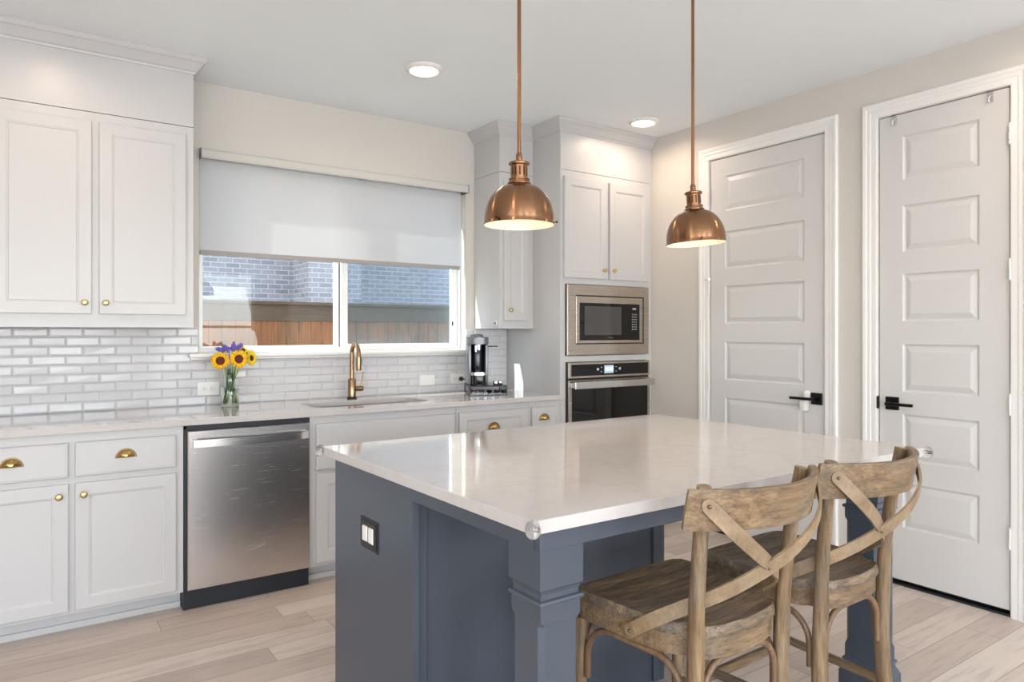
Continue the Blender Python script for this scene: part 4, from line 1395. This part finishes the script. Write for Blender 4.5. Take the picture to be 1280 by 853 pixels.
# straps (cross back)
def strap(sg, dy):
    base = [(-.212, -.262, .942), (-.169, -.296, .887), (-.100, -.300 + dy * .5, .835), (-.020, -.280 + dy, .788), (.060, -.247 + dy * .5, .745), (.115, -.212, .713), (.160, -.160, .680), (.200, -.090, .635), (.2175, -.030, .592)]
    pts = smooth_path([(sg * x, y, z) for x, y, z in base], 5)
    nr = []
    for p in pts:
        v = Vector((p.x * 1.0, (p.y + .03) * 1.1, 0)) if abs(p.y) > .16 else Vector((sg * 1, (p.y + .03) * 1.5, 0))
        nr.append(v.normalized())
    m = MB(); m.strap(pts, nr, .034, .007)
    # rounded ends
    for e, nn in ((pts[0], nr[0]), (pts[-1], nr[-1])):
        mt = nn.to_track_quat('Z', 'Y').to_matrix()
        m.lathe([(0, -.0035), (.017, -.0035), (.017, .0035), (0, .0035)], e, 20, tilt=mt)
    o = m.build('cross_strap', 'wood_d', st, smooth=35)
    m = MB()
    for e, nn, r in ((pts[0], nr[0], .0048), (pts[-1], nr[-1], .0045), (pts[17], nr[17], .0035)):
        mt = nn.to_track_quat('Z', 'Y').to_matrix()
        m.lathe([(0, .003), (r, .003), (r, .005), (r * .6, .007), (0, .0075)], e, 12, tilt=mt)
    m.build('rivet', 'rivet', o, smooth=True)
strap(1, .006)
strap(-1, -.006)
# bent braces
def brace(a, b, zt=.548, zb=.40, r=.0085, ins=.0):
    A, B = Vector(a), Vector(b)
    d = (B - A); L = d.length; d.normalize()
    R = .085
    pts = [A + Vector((0, 0, zb))]
    pts.append(A + Vector((0, 0, zt - R)))
    for k in range(1, 8):
        an = PI / 2 * k / 8
        pts.append(A + d * (R * (1 - math.cos(an))) + Vector((0, 0, zt - R + R * math.sin(an))))
    pts.append(A + d * R + Vector((0, 0, zt)))
    pts.append(B - d * R + Vector((0, 0, zt)))
    for k in range(1, 8):
        an = PI / 2 * k / 8
        pts.append(B - d * (R * (1 - math.sin(an))) + Vector((0, 0, zt - R + R * math.cos(an))))
    pts.append(B + Vector((0, 0, zt - R)))
    pts.append(B + Vector((0, 0, zb)))
    m = MB(); m.tube(pts, r, 12); m.build('bent_brace', 'bent', st, smooth=50)
brace((-.142, -.186, 0), (.142, -.186, 0))
brace((-.172, .180, 0), (.172, .180, 0))
brace((-.176, -.160, 0), (-.196, .150, 0), .546)
brace((.176, -.160, 0), (.196, .150, 0), .546)
for s in (-1, 1):
    m = MB(); m.strap([(s * .176, -.178, .268), (s * .199, .166, .268)], [(s, 0, 0)] * 2, .026, .018); m.build('stretcher', 'wood_y', st, bevel=.004)
m = MB(); m.strap([(-.184, .182, .235), (.184, .182, .235)], [(0, 1, 0)] * 2, .030, .020); m.build('stretcher', 'wood_x', st, bevel=.004)
st.location = (1.432, 1.272, 0)
st.rotation_euler.z = math.radians(1.0)
copy_tree(st, (1.950, 1.278, 0), None, 'weathered wooden crossback counter stool farther from the camera, by the right island post', math.radians(1.0))

# ------------------------------------------------------------------ pendants
def pendant():
    R = .113
    t = thing('pendant_light', (0, 0, 0), 'copper dome pendant light hanging over the left half of the island', 'pendant light', 'copper dome pendants over the island')
    m = MB()
    out, inn = [], []
    for k in range(0, 19):
        a = PI / 2 * k / 18
        r = R * math.cos(a) ** .82 if k < 18 else 0
        z = .016 + .118 * math.sin(a)
        if r < .026: r = .026; z = .134
        out.append((r, z))
        inn.append((max(r - .0018, .024), z - .0018))
        if r == .026: break
    m.lathe([(R + .0012, 0), (R + .0012, .004), (R, .006), (R, .016)] + out[1:], (0, 0, 0), 56)
    m.build('shade', 'copper', t, smooth=60)
    m = MB(); m.lathe([(R + .0008, 0), (R - .0016, .0005), (R - .0018, .016)] + inn[1:] + [(0, .130)], (0, 0, 0), 56)
    m.build('shade_lining', 'inner_white', t, smooth=60)
    m = MB()
    for k in range(3):
        a = math.radians(200 + 120 * k)
        d = Vector((math.cos(a), math.sin(a), 0))
        m.tube([d * (R - .004) + Vector((0, 0, .009)), d * (R + .007) + Vector((0, 0, .009))], .0016, 8)
        m.tube([d * (R + .005) + Vector((0, 0, .009)), d * (R + .011) + Vector((0, 0, .009))], .0038, 12)
    m.build('thumb_screw', simple('dark_screw', (60, 48, 40), .35, .8) if 'ds' not in M else M['ds'], t, smooth=40)
    m = MB()
    m.lathe([(.026, .131), (.038, .132), (.038, .136), (.033, .138), (.032, .144), (.034, .145), (.034, .149), (.0268, .151), (.0268, .192), (.032, .193), (.034, .196), (.034, .200), (.030, .203), (.011, .205), (.0105, .214), (.0105, .226), (.0085, .231), (.0065, .233), (0, .234)], (0, 0, 0), 40)
    m.build('collar', 'copper', t, smooth=35)
    m = MB()
    for k in range(12):
        a = 2 * PI * k / 12
        m.box(-.0022, .0022, .0262, .0272, .158, .186)
        bmesh.ops.rotate(m.bm, verts=m.bm.verts[-8:], cent=(0, 0, 0), matrix=Matrix.Rotation(a, 3, 'Z'))
    m.build('vent_slot', simple('slot_dark', (58, 34, 22), .5, .5), t)
    m = MB(); m.tube([(0, 0, .230), (0, 0, CZ - 1.668 - .022)], .0062, 14); m.build('rod', 'copper_rod', t, smooth=40)
    m = MB(); h = CZ - 1.668
    m.lathe([(0, h - .030), (.010, h - .030), (.012, h - .022), (.055, h - .020), (.062, h - .012), (.062, h - .0005), (0, h - .0005)], (0, 0, 0), 36); m.build('canopy', 'copper', t, smooth=40)
    m = MB(); m.lathe([(0, .028), (.018, .032), (.030, .048), (.030, .062), (.018, .090), (.013, .100), (.013, .120), (0, .122)], (0, 0, 0), 24); m.build('bulb', 'bulb', t, smooth=True)
    return t
pA = pendant()
pA.location = (1.300, 1.830, 1.668)
pB = copy_tree(pA, (2.130, 1.830, 1.668), None, 'copper dome pendant light hanging over the right half of the island')
pB.rotation_euler.z = math.radians(150)
for ch in [x for x in COL.objects if x.parent == pB and x.name.split('.')[0] not in ('rod', 'canopy')]:
    # the shade hangs a little askew from its stem
    piv = Vector((0, 0, .232))
    ax = Matrix.Rotation(math.radians(-150), 3, 'Z') @ Vector((math.sin(math.radians(34.8)), math.cos(math.radians(34.8)), 0))
    R4 = Matrix.Translation(piv) @ Matrix.Rotation(math.radians(-3.2), 4, ax) @ Matrix.Translation(-piv)
    ch.matrix_local = R4
for x in (1.30, 2.13):
    lamp('pendant_lamp', 'SPOT', (x, 1.83, 1.690), 4.5, (1, .80, .58), (0, 0, 0), spot_size=math.radians(150), spot_blend=.6, shadow_soft_size=.03)

# ------------------------------------------------------------------ recessed lights
def can(x, y, label, proto=None):
    if proto is None:
        t = thing('recessed_light', (x, y, CZ), label, 'ceiling light', 'round recessed ceiling lights')
        m = MB(); m.lathe([(.098, -.0004), (.101, -.003), (.098, -.010), (.086, -.020), (.078, -.022), (.074, -.018), (.074, -.0004)], (x, y, CZ), 48, close=True); m.build('trim_ring', 'trim', t, smooth=50)
        m = MB(); m.lathe([(0, -.0185), (.070, -.0185), (.0735, -.0165), (.0735, -.001), (0, -.001)], (x, y, CZ), 40); m.build('diffuser', 'led', t, smooth=50)
    else:
        t = copy_tree(proto, (x, y, CZ), None, label)
    lamp('recessed_lamp', 'AREA', (x, y, CZ - .028), 2.5, (1, .76, .58), (0, 0, 0), shape='DISK', size=.14, spread=math.radians(165))
    return t
c1 = can(1.738, 3.323, 'round white recessed ceiling light left of the left pendant rod')
can(3.372, 3.318, 'round white recessed ceiling light in front of the oven tower', c1)
for x, y, l in ((.10, 3.30, 'recessed ceiling light before the left wall cabinet'), (3.372, 1.0, 'recessed ceiling light in front of the narrow door'), (.10, 1.0, 'recessed ceiling light near the camera'), (-1.6, -1.4, 'recessed ceiling light over the living area, left'), (1.5, -1.4, 'recessed ceiling light over the living area, right')):
    can(x, y, l, c1)

# ------------------------------------------------------------------ outside
m = MB(); m.box(-14, 22, BW + .145, 16, -.35, -.25); struct(m.build('ground_lawn', 'grass'), 'lawn between the house and the fence')
fe = thing('wooden_fence', (3.5, 8.05, -.25), 'orange brown cedar board fence across the yard, seen through the window', 'fence')
m = MB()
x = -4.0
while x < 12:
    m.box(x + .001, x + .139, 8.03, 8.048, -.23, 1.53, .002)
    x += .14
m.build('boards', 'fence', fe)
m = MB(); m.box(-4, 12, 8.012, 8.03, 1.455, 1.615, .003); m.build('top_rail', 'fence_rail', fe)
m = MB(); m.box(-4, 12, 7.985, 8.075, 1.640, 1.678, .003).box(-4, 12, 8.018, 8.03, 1.615, 1.64); m.build('cap_rail', 'fence_rail', fe)
hs = thing('brick_house', (5, 10.6, -.25), 'grey brick neighbouring house beyond the fence', 'house')
m = MB(); m.box(-6, 15, 10.3, 13.5, -.25, 5.2).box(3.22, 4.0, 9.6, 10.3, -.25, 5.2); m.build('brick_wall', 'brick', hs)
m = MB(); m.prism([(9.2, 5.2), (13.9, 5.2), (11.6, 7.2)], lambda a, b, h: (h, a, b), -6.4, 15.4); m.build('roof', simple('roof_shingle', (92, 88, 86), .9), hs)
